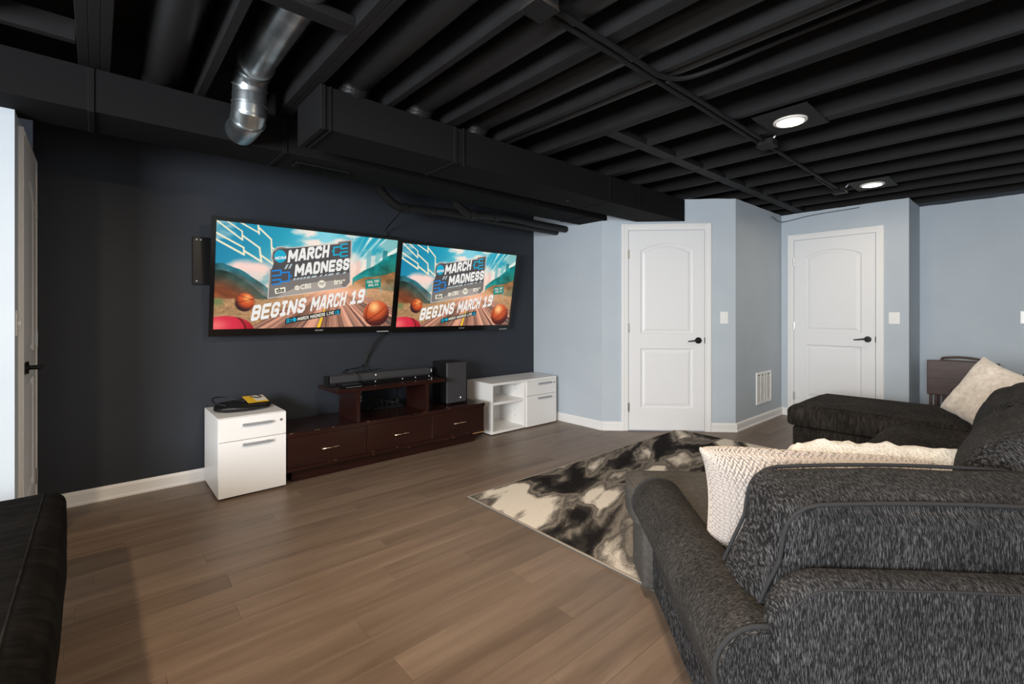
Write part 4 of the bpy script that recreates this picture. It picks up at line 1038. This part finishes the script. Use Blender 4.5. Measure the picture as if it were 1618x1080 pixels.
for a in (0.328, 0.348): dash.append([(a, 0.405-(a-0.328)*0.3), (a+0.011, 0.400-(a-0.328)*0.3), (a+0.022, 0.352-(a-0.328)*0.3), (a+0.011, 0.357-(a-0.328)*0.3)])
poly_on('dashes', dash, G_silver, 0.0020)
poly_on('network_tag', [[(0.284, 0.602), (0.338, 0.582), (0.342, 0.634), (0.290, 0.655), (0.287, 0.645)]], G_cream, 0.0020)
text_on('network_lettering', 'tbs', (0.292, 0.645), (0.334, 0.630), (0.291, 0.600), G_dark, 0.0024, 0.03)
poly_on('network_eye', [disc(0.401, 0.586, 0.0135, 0.024)], G_cream, 0.0020); poly_on('network_eye_gap', [[(0.391, 0.588), (0.401, 0.573), (0.411, 0.584), (0.401, 0.599)]], G_grey, 0.0022); poly_on('network_eye_pupil', [disc(0.401, 0.586, 0.005, 0.009, 16)], G_cream, 0.0024)
text_on('network_lettering', 'CBS', (0.419, 0.603), (0.478, 0.584), (0.418, 0.553), G_cream, 0.0022, 0.03)
poly_on('network_disc', [disc(0.537, 0.538, 0.0225, 0.041)], G_cream, 0.0020)
text_on('network_lettering', 'TNT', (0.520, 0.557), (0.555, 0.547), (0.519, 0.525), G_mid, 0.0024, 0.02)
text_on('network_lettering', 'tru', (0.607, 0.542), (0.657, 0.526), (0.605, 0.487), G_cream, 0.0022, 0.035)
text_on('network_lettering', 'tv', (0.660, 0.500), (0.676, 0.494), (0.659, 0.476), G_cream, 0.0022, 0.03)
def rule(p0, p1, tl, *a, **k): pass
block_on('date_lettering', 'BEGINS', (0.172, 0.928), (0.448, 0.838), (0.182, 0.772), G_white, 0.0024, stroke=0.22, gap=0.22, slant=0.04)
block_on('date_lettering', 'MARCH', (0.480, 0.828), (0.682, 0.762), (0.490, 0.672), G_white, 0.0024, stroke=0.22, gap=0.22, slant=0.04)
block_on('date_lettering', '19', (0.712, 0.754), (0.798, 0.727), (0.722, 0.596), G_white, 0.0024, stroke=0.22, gap=0.22, slant=0.04)
poly_on('caption_bar', [[(0.347, 0.960), (0.658, 0.856), (0.659, 0.800), (0.348, 0.902)]], G_dark, 0.0024)
block_on('caption_lettering', 'MARCH MADNESS LIVE', (0.413, 0.927), (0.619, 0.859), (0.413, 0.891), G_cream, 0.0028, stroke=0.2, gap=0.25)
poly_on('caption_emblem', [disc(0.396, 0.914, 0.0115, 0.021, 20)], G_cyan, 0.0028)
tb = 0.0035
poly_on('caption_bracket', [thick(a, b, tb) for a, b in (((0.353, 0.909), (0.366, 0.905)), ((0.353, 0.922), (0.366, 0.918)), ((0.353, 0.935), (0.366, 0.931)), ((0.353, 0.946), (0.366, 0.942)), ((0.366, 0.905), (0.366, 0.944)), ((0.370, 0.911), (0.379, 0.908)), ((0.370, 0.936), (0.379, 0.933)), ((0.379, 0.906), (0.379, 0.935)),
        ((0.652, 0.815), (0.640, 0.819)), ((0.652, 0.829), (0.640, 0.833)), ((0.652, 0.841), (0.640, 0.845)), ((0.652, 0.853), (0.640, 0.857)), ((0.640, 0.817), (0.640, 0.858)), ((0.637, 0.826), (0.628, 0.829)), ((0.637, 0.852), (0.628, 0.855)), ((0.628, 0.827), (0.628, 0.857)))], G_cyan, 0.0028)
poly_on('sign_post', [thick((0.811, 0.57), (0.816, 0.65), 0.005), thick((0.905, 0.54), (0.911, 0.612), 0.005)], G_post, 0.0012)
poly_on('road_sign', [[(0.800, 0.472), (0.901, 0.443), (0.908, 0.544), (0.809, 0.575)]], G_green, 0.0018)
block_on('sign_lettering', 'FINAL FOUR', (0.814, 0.513), (0.893, 0.490), (0.812, 0.484), G_cream, 0.0022, stroke=0.17, gap=0.3)
block_on('sign_lettering', 'APRIL 6-8', (0.824, 0.548), (0.889, 0.529), (0.822, 0.522), G_cream, 0.0022, stroke=0.17, gap=0.3)
# maker's lettering on the lower bezel
def tv_text(s, x0, x1, z0, z1, m):
    cu = bpy.data.curves.new('t', 'FONT'); cu.body = s; cu.offset = 0.02; ob = bpy.data.objects.new('t', cu); C.objects.link(ob); bpy.context.view_layer.update()
    m0 = bpy.data.meshes.new_from_object(ob.evaluated_get(bpy.context.evaluated_depsgraph_get())); bpy.data.objects.remove(ob); bpy.data.curves.remove(cu)
    bm = BM(); bm.from_mesh(m0); bpy.data.meshes.remove(m0)
    xs = [q.co.x for q in bm.verts]; ys = [q.co.y for q in bm.verts]; a, b, c, d = min(xs), max(xs), min(ys), max(ys)
    for q in bm.verts: q.co = TVM @ Vector((x0+(x1-x0)*(q.co.x-a)/(b-a), -0.0006, z0+(z1-z0)*(q.co.y-c)/(d-c)))
    return mk('maker_lettering', bm, m, bez, recalc=False)
tv_text('SHARP', 0.02, 0.085, 0.022, 0.036, M_logo)
bm = BM(); box(bm, 1.05, 1.55, 3.925, 3.999, 1.30, 1.55, 0.004, 1); mk('wall_bracket', bm, M_hblack, tv)
tv2 = copy_tree(tv, None, (1.432, 0.025, -0.013), 'large wall television on the right, next to the pale blue wall')
# steel mounting plate left showing beside the left television
mp_ = thing('mounting_plate', 'dark wall mounting plate peeking out left of the left television', 'bracket', (0.62, 3.99, 1.40))
part('plate', M_hblack, mp_, (0.505, 0.78, 3.975, 3.999, 1.405, 1.745), bev=0.003)
for x, z in ((0.53, 1.725), (0.555, 1.725), (0.53, 1.43)):
    bm = BM(); cyl(bm, (x, 3.975, z), (x, 3.971, z), 0.006, 10); mk('screw', bm, M_steel, mp_)

# ------------------------------------------------------------------ SECTIONAL SOFA
# the near section stands at 45 degrees: a runs along its back (to the right), b points to its front
def AB(a, b, z=0.0): return Vector((S2*(a+b), S2*(b-a), z))
MAB = Matrix(((S2, S2, 0, 0), (-S2, S2, 0, 0), (0, 0, 1, 0), (0, 0, 0, 1)))      # local (a,b,z) -> world
FZ = 0.0135
sofa = thing('sectional_sofa', 'charcoal sectional sofa with rolled arm, angled near section and far chaise', 'sofa', (2.9, 0.4, FZ))
def ab_prism(nm, pts, z0, z1, m, bev=0.02, seg=3, world=False, smooth=True, label=None):
    bm = BM(); prism(bm, [tuple(AB(*p)[:2]) if not world else p for p in pts], z0, z1, bev, seg)
    o = mk(nm, bm, m, sofa, label=label); smooth_angle(o, 50) if smooth else None
    return o
# near section: base
ab_prism('near_base', [(0.470, 1.03), (1.62, 1.03), (1.30, 2.19), (0.470, 2.19)], 0.045, 0.30, M_fab_back, 0.012)
ab_prism('near_front_border', [(0.430, 1.99), (0.62, 1.99), (0.62, 2.225), (0.430, 2.225)], 0.04, 0.30, M_fab_flat, 0.02)
# seat cushion with an ear that wraps in front of the arm
def soft_poly(nm, pts, z0, z1, m, r=0.035, crown=0.02, world=False, wr=0.003, seed=1.0, label=None):
    """polygon cushion with rounded rim and slightly crowned, creased top"""
    P = [AB(*p) if not world else Vector((p[0], p[1], 0)) for p in pts]
    ar = sum(P[i].x*P[(i+1) % len(P)].y-P[(i+1) % len(P)].x*P[i].y for i in range(len(P)))
    if ar < 0: P = P[::-1]
    # round the corners in plan, then resample
    Q = []
    n = len(P)
    for i in range(n):
        p0, p1, p2 = P[i-1], P[i], P[(i+1) % n]; d1 = (p0-p1); d2 = (p2-p1); rr_ = min(0.085, d1.length*0.45, d2.length*0.45)
        a = p1+d1.normalized()*rr_; c = p1+d2.normalized()*rr_
        for t in (0, 0.25, 0.5, 0.75, 1): Q.append(a*(1-t)**2+p1*2*t*(1-t)+c*t*t)
        ln = (P[(i+1) % n]-p1).length; k = max(1, int(ln/0.06))
    loop = []
    for i in range(len(Q)):
        a, b = Q[i], Q[(i+1) % len(Q)]; k = max(1, int((b-a).length/0.05))
        for t in range(k): loop.append(a.lerp(b, t/k))
    base = [(p.x, p.y) for p in loop]
    bm = BM(); rings = []
    zs = [(0.012, z0), (0.0, z0+0.012)]
    for k in range(7):
        a = PI/2*k/6; zs.append((r*(1-math.cos(a)), z1-r+r*math.sin(a)))
    zs += [(r+0.018, z1+crown*0.35), (r+0.04, z1+crown*0.7)]
    for off, z in zs:
        lp = ring_loop(base, off) if off > 0 else base
        rings.append([bm.verts.new((x, y, z + wr*mnoise.noise(Vector((x*8, y*8, seed+z*6))))) for x, y in lp])
    m_ = len(base)
    for A, B in zip(rings, rings[1:]):
        for i in range(m_): bm.faces.new((A[i], A[(i+1) % m_], B[(i+1) % m_], B[i]))
    bm.faces.new(rings[0][::-1]); f = bm.faces.new(rings[-1]); bmesh.ops.triangulate(bm, faces=[f], ngon_method='EAR_CLIP')
    o = mk(nm, bm, m, sofa, label=label); smooth_angle(o, 60)
    return o, base
SZ = 0.455
o, base = soft_poly('near_seat_cushion', [(0.395, 2.00), (0.395, 2.285), (1.30, 2.285), (1.21, 1.30), (0.575, 1.30), (0.575, 2.00)], 0.295, SZ, M_fab_flat, 0.03, 0.015)
bm = BM(); tube(bm, [(x, y, SZ-0.012) for x, y in ring_loop(base, 0.006)], 0.006, 6, closed=True); mk('piping', bm, M_fab_flat, o, smooth=True)
# rolled arm: cross section swept along b
def arm_section(k):
    pts = [(0.600, 0.10), (0.598, 0.40)]
    cx_, cz_, r = 0.487, 0.420, 0.100
    for i in range(15):
        a = math.radians(-10 + i*(225/14)); pts.append((cx_ + r*1.05*math.cos(a), cz_ + r*math.sin(a)))
    pts += [(0.450, 0.325), (0.468, 0.29), (0.472, 0.05), (0.60, 0.05)]
    c = Vector((0.52, 0.30)); return [(c.x+(p[0]-c.x)*k, c.y+(p[1]-c.y)*k) for p in pts]
bm = BM(); rings = []
stations = [(1.055, 0.93), (1.062, 0.975), (1.075, 1.0)] + [(1.075+i*0.88/16, 1.0) for i in range(1, 17)] + [(1.970, 0.985), (1.982, 0.95), (1.988, 0.90)]
for b, k in stations:
    sag = 0.006*math.sin((b-1.05)/0.94*PI)
    rings.append([bm.verts.new(AB(p[0], b, p[1] + 0.0025*mnoise.noise(Vector((p[0]*12, b*7, p[1]*12))) - (sag if p[1] > 0.45 else 0))) for p in arm_section(k)])
for A, B in zip(rings, rings[1:]):
    n = len(A)
    for i in range(n): bm.faces.new((A[i], A[(i+1) % n], B[(i+1) % n], B[i]))
bm.faces.new(rings[0]); bm.faces.new(rings[-1][::-1])
arm = smooth_angle(mk('rolled_arm', bm, M_fab_arm, sofa), 55)
bm = BM(); bm.faces.new([bm.verts.new(AB(p[0], 1.0535, p[1])) for p in arm_section(0.925)]); bmesh.ops.triangulate(bm, faces=bm.faces); mk('arm_end_panel', bm, M_fab_back, arm, recalc=False)
for b, kk in ((1.984, 0.97), (1.060, 0.985)):
    bm = BM(); tube(bm, [AB(p[0], b, p[1]) for p in arm_section(kk)[1:-2]], 0.006, 8); mk('arm_piping', bm, M_fab_pipe, arm, smooth=True)
bm = BM(); tube(bm, [AB(0.4695, 1.07+i*0.09, 0.318) for i in range(11)], 0.004, 6); mk('arm_seam', bm, M_fab_pipe, arm, smooth=True)
# near back frame: rounded upper corner, padded top, welted rear panel
def frame_outline(ins=0.0):
    pts = [(0.500+ins, 0.05)]
    for i in range(10):
        a = PI - PI/2*i/9; pts.append((0.500+ins+(0.115)*(1+math.cos(a)), 0.530-ins+0.105*math.sin(a)))
    pts += [(0.85, 0.638-ins), (1.2, 0.634-ins), (1.66, 0.630-ins), (1.66, 0.05)]
    return pts
bm = BM(); rings = []
for b, ins in ((1.020, 0.016), (1.0215, 0.012), (1.027, 0.005), (1.036, 0.001), (1.050, 0.0), (1.08, 0.0), (1.095, 0.006), (1.102, 0.020)):
    rings.append([bm.verts.new(AB(a, b, z + 0.002*mnoise.noise(Vector((a*9, b*9, z*9))))) for a, z in frame_outline(ins)])
for A, B in zip(rings, rings[1:]):
    n = len(A)
    for i in range(n): bm.faces.new((A[i], A[(i+1) % n], B[(i+1) % n], B[i]))
bm.faces.new(rings[0]); bm.faces.new(rings[-1][::-1])
fr = smooth_angle(mk('near_back_frame', bm, M_fab_back, sofa), 50)
bm = BM(); tube(bm, [AB(a, 1.0212, z) for a, z in frame_outline(0.011)], 0.0028, 6); mk('back_welt', bm, M_fab_pipe, fr, smooth=True)

def box_cushion(nm, M, size, r, puff, m, seed, wr=0.006, welts=True, flare=0.0):
    bm = BM(); cushion(bm, (0, 0, 0), size, r, puff, 18, M, wr, 5.0, seed, flare)
    o = smooth_angle(mk(nm, bm, m, sofa), 70)
    if welts:
        w_, d_, h_ = size
        for sy in (-1, 1):
            path = []
            rr_ = 0.07; hw, hh = w_/2-0.010, h_/2-0.010
            for cx_, cz_, a0 in ((hw-rr_, hh-rr_, 0), (-hw+rr_, hh-rr_, 90), (-hw+rr_, -hh+rr_, 180), (hw-rr_, -hh+rr_, 270)):
                for i in range(5):
                    a = math.radians(a0+i*22.5); path.append(Vector((cx_+rr_*math.cos(a), 0, cz_+rr_*math.sin(a))))
            full = []
            for i in range(len(path)):
                p, q = path[i], path[(i+1) % len(path)]; k = max(1, int((q-p).length/0.06))
                for t in range(k):
                    c = p.lerp(q, t/k); u, v_ = c.x/(w_/2), c.z/(h_/2)
                    c.x += puff[0]*u*(1-v_*v_)*0.95; c.z += puff[2]*v_*(1-u*u)*0.95
                    if flare: c.x *= flare_x(c.z, h_/2, flare)
                    c.y = sy*(d_/2-0.012 + 0.3*puff[1]*(1-u*u)*(1-v_*v_)); full.append(M @ c)
            bm = BM(); tube(bm, full, 0.0052, 7, closed=True); mk('welt', bm, M_fab_pipe, o, smooth=True)
    return o
# near back cushions
Mb = MAB @ Matrix.Translation((0.932, 1.240, 0.600)) @ Matrix.Rotation(math.radians(8), 4, 'X') @ Matrix.Rotation(math.radians(0), 4, 'Y')
box_cushion('back_cushion', Mb, (0.74, 0.215, 0.36), 0.05, (0.006, 0.03, 0.018), M_fab_back, 2.0, flare=0.16)
# far section, square to the room
ab_prism('far_base', [(2.50, 0.61), (4.085, 0.61), (4.085, -0.34), (1.84, -0.34)], 0.045, 0.30, M_fab_far, 0.012, world=True)
soft_poly('seat_cushion', [(3.245, 0.685), (4.085, 0.685), (4.085, 0.00), (3.245, 0.00)], 0.295, SZ, M_fab_far, 0.035, 0.02, True, 0.006, 3.0)
soft_poly('seat_cushion', [(2.56, 0.685), (3.235, 0.685), (3.235, 0.02), (1.88, 0.02), (1.84, 0.10)], 0.295, SZ, M_fab_far, 0.035, 0.02, True, 0.006, 5.0)
ab_prism('chaise_base', [(4.105, 1.30), (4.965, 1.30), (4.965, -0.34), (4.105, -0.34)], 0.05, 0.318, M_fab_far, 0.02, world=True)
soft_poly('chaise_cushion', [(4.075, 1.345), (4.985, 1.345), (4.985, 0.00), (4.075, 0.00)], 0.325, 0.465, M_fab_far, 0.035, 0.022, True, 0.006, 7.0)
bm = BM(); tube(bm, [(4.125, 1.300, 0.245), (4.945, 1.300, 0.245)], 0.004, 6); tube(bm, [(4.105, 1.28, 0.245), (4.105, 0.6, 0.245)], 0.004, 6); mk('chaise_seam', bm, M_fab_pipe, sofa, smooth=True)
ab_prism('far_back_frame', [(1.75, -0.20), (5.06, -0.20), (5.06, -0.38), (1.66, -0.38)], 0.05, 0.66, M_fab_far, 0.035, world=True)
ab_prism('far_side', [(4.995, 0.47), (5.06, 0.47), (5.06, -0.21), (4.995, -0.21)], 0.05, 0.615, M_fab_far, 0.03, world=True)
for i, (xc, wd, yc, sd_) in enumerate(((2.33, 0.80, 0.035, 11.0), (3.18, 0.84, 0.045, 12.0))):
    Mf = Matrix.Translation((xc, yc, 0.655)) @ Matrix.Rotation(math.radians(14), 4, 'X')
    box_cushion('back_cushion', Mf, (wd, 0.24, 0.37), 0.09, (0.02, 0.05, 0.03), M_fab_back if i == 0 else M_fab_back, sd_, 0.012, welts=False)
Mf = Matrix.Translation((4.52, -0.03, 0.65)) @ Matrix.Rotation(math.radians(14), 4, 'X')
box_cushion('back_cushion', Mf, (0.86, 0.22, 0.36), 0.08, (0.02, 0.04, 0.03), M_fab_far, 14.0, 0.01, welts=False)
for (x, y) in [tuple(AB(0.53, 1.10)[:2]), tuple(AB(0.53, 2.12)[:2]), tuple(AB(1.25, 2.10)[:2]), (4.16, 1.24), (4.91, 1.24), (4.91, -0.28), (2.6, -0.28), (1.9, -0.3)]:
    bm = BM(); tube(bm, [(x, y, FZ if (RX0 < x < RX1 and y > RY0) else 0.0005), (x, y, 0.055)], [0.022, 0.028], 12); mk('leg', bm, M_hblack, sofa)

# throw pillows -----------------------------------------------------------------------------------
def pose(a, b, z, yaw, lean, roll=0.0):
    return Matrix.Translation(AB(a, b, z)) @ Matrix.Rotation(math.radians(-45+yaw), 4, 'Z') @ Matrix.Rotation(math.radians(lean), 4, 'X') @ Matrix.Rotation(math.radians(roll), 4, 'Y')
# knitted cushion: rows of raised stitches modelled on its surface
kp = thing('knit_pillow', 'blush chunky knit pillow propped against the near back cushion', 'pillow', AB(0.86, 1.52, SZ))
KM = pose(0.800, 1.50, 0.615, 0, 22, 3)
kw, kh, kt = 0.66, 0.36, 0.17
bm = BM(); pillow(bm, KM, kw, kh, kt, 24, 0.06, 0.003, 8, 3.0, taper=0.26); mk('cover', bm, M_knit, kp, smooth=True)
bm = BM()
def ksurf(u, v_, sg):
    th = kt/2*max(0.0, (1-u**4)*(1-v_**4))**0.45
    return Vector((u*kw/2*(1-0.06*(1-v_*v_))*(1-0.26*(1-v_)/2), sg*th, v_*kh/2*(1-0.06*(1-u*u))))
for sg in (-1, 1):
    for r_ in range(36):
        v_ = math.sin(PI/2*(-0.97+1.94*r_/35))
        for c_ in range(52):
            tu = -0.975+1.95*(c_+0.5*(r_ % 2))/52
            if abs(tu) > 0.985: continue
            u = math.sin(PI/2*tu)
            p = ksurf(u, v_, sg); d = ksurf(min(0.99, u+0.02), max(-0.99, min(0.99, v_+(0.04 if c_ % 2 else -0.04))), sg)-p
            if d.length < 1e-6: continue
            d.normalize(); q0 = p-d*0.0085; q1 = p+d*0.0085; nn = Vector((0, sg*1.0, 0))*0.002
            tube(bm, [KM @ (q0+nn*0.2), KM @ (p+nn*0.7), KM @ (q1+nn*0.2)], [0.0026, 0.0046, 0.0026], 5, caps=True)
mk('stitches', bm, M_knit, kp, smooth=True, kind='stuff')
wp = thing('sherpa_pillow', 'fluffy white sherpa pillow lying behind the knit pillow', 'pillow', AB(1.25, 1.78, SZ))
WM = pose(1.225, 1.80, 0.575, -4, 40, 3)
bm = BM(); pillow(bm, WM, 0.69, 0.36, 0.20, 44, 0.04, 0.016, 24, 5.0); mk('cover', bm, M_sherpa, wp, smooth=True)
cp = thing('cream_pillow', 'cream plush pillow leaning on the chaise back cushion', 'pillow', (4.42, 0.2, SZ))
CM = Matrix.Translation((4.22, 0.195, 0.660)) @ Matrix.Rotation(math.radians(58), 4, 'Z') @ Matrix.Rotation(math.radians(22), 4, 'X') @ Matrix.Rotation(math.radians(-22), 4, 'Y')
bm = BM(); pillow(bm, CM, 0.44, 0.42, 0.16, 40, 0.06, 0.010, 14, 9.0); mk('cover', bm, M_cream, cp, smooth=True)

# ------------------------------------------------------------------ BLACK SUEDE BENCH, lower left
fu = thing('futon', 'black suede futon seat at the lower left edge', 'futon', (-0.70, 1.7, 0))
bm = BM(); cushion(bm, (-0.72, 1.62, 0.330), (1.25, 2.25, 0.275), 0.055, (0.02, 0.02, 0.02), 22, None, 0.006, 4.0, 4.0)
mt = mk('mattress', bm, M_futon, fu, smooth=True)
bm = BM()
for yy in (2.28, 1.85, 1.4, 0.95):
    tube(bm, spline([(-1.30, yy, 0.461), (-0.9, yy+0.012, 0.474), (-0.5, yy-0.008, 0.474), (-0.16, yy, 0.466)], 5), 0.0035, 6)
tube(bm, spline([(-0.160, 2.70, 0.4655), (-0.160, 2.2, 0.4685), (-0.160, 1.4, 0.4695), (-0.160, 0.6, 0.4655)], 6), 0.0045, 6)
mk('seam', bm, M_futon, mt, smooth=True)
part('frame', M_plastic_b, fu, (-1.28, -0.24, 0.62, 2.58, 0.10, 0.19), bev=0.005)
for x in (-1.22, -0.30):
    for y in (0.70, 2.50):
        bm = BM(); tube(bm, [(x, y, 0.0), (x, y, 0.11)], [0.02, 0.026], 12); mk('leg', bm, M_hblack, fu)

# ------------------------------------------------------------------ FOLDED TRAY TABLES on their rack
tr = thing('folding_tray_table', 'folded dark walnut tray table hanging on its rack behind the chaise', 'tray table', (6.3, 0.52, 0))
bm = BM(); box(bm, 6.285, 6.305, 0.285, 0.762, 0.385, 0.730, 0.006, 2); board = mk('tray_board', bm, M_tray, tr)
bm = BM()
for y in (0.31, 0.735): box(bm, 6.3055, 6.322, y-0.013, y+0.013, 0.05, 0.70, 0.003, 1)
mk('folded_leg', bm, M_tray, tr)
t2 = copy_tree(tr, None, (0.040, -0.035, -0.002), 'second folded walnut tray table just behind the front one')
tr['group'] = t2['group'] = 'folded tray tables on the rack'
rk = thing('tray_rack', 'dark wooden rack with curved carrying handle holding the folded tray tables', 'rack', (6.36, 0.52, 0))
bm = BM(); tube(bm, spline([(6.381, 0.655, 0.735), (6.381, 0.645, 0.752), (6.381, 0.52, 0.765), (6.381, 0.39, 0.752), (6.381, 0.38, 0.735)], 5), 0.011, 8); mk('carrying_handle', bm, M_tray, rk, smooth=True)
bm = BM(); box(bm, 6.366, 6.396, 0.36, 0.675, 0.705, 0.735, 0.004, 1); mk('top_bar', bm, M_tray, rk)
for y in (0.69, 0.645, 0.39, 0.345):
    bm = BM(); box(bm, 6.40, 6.43, y-0.013, y+0.013, 0.0, 0.72, 0.003, 1); mk('upright', bm, M_tray, rk)
for x in (6.25, 6.45):
    bm = BM(); box(bm, x-0.015, x+0.015, 0.34, 0.70, 0.0, 0.04, 0.004, 1); mk('foot', bm, M_tray, rk)
bm = BM(); box(bm, 6.25, 6.45, 0.50, 0.54, 0.04, 0.07, 0.004, 1); mk('stretcher', bm, M_tray, rk)
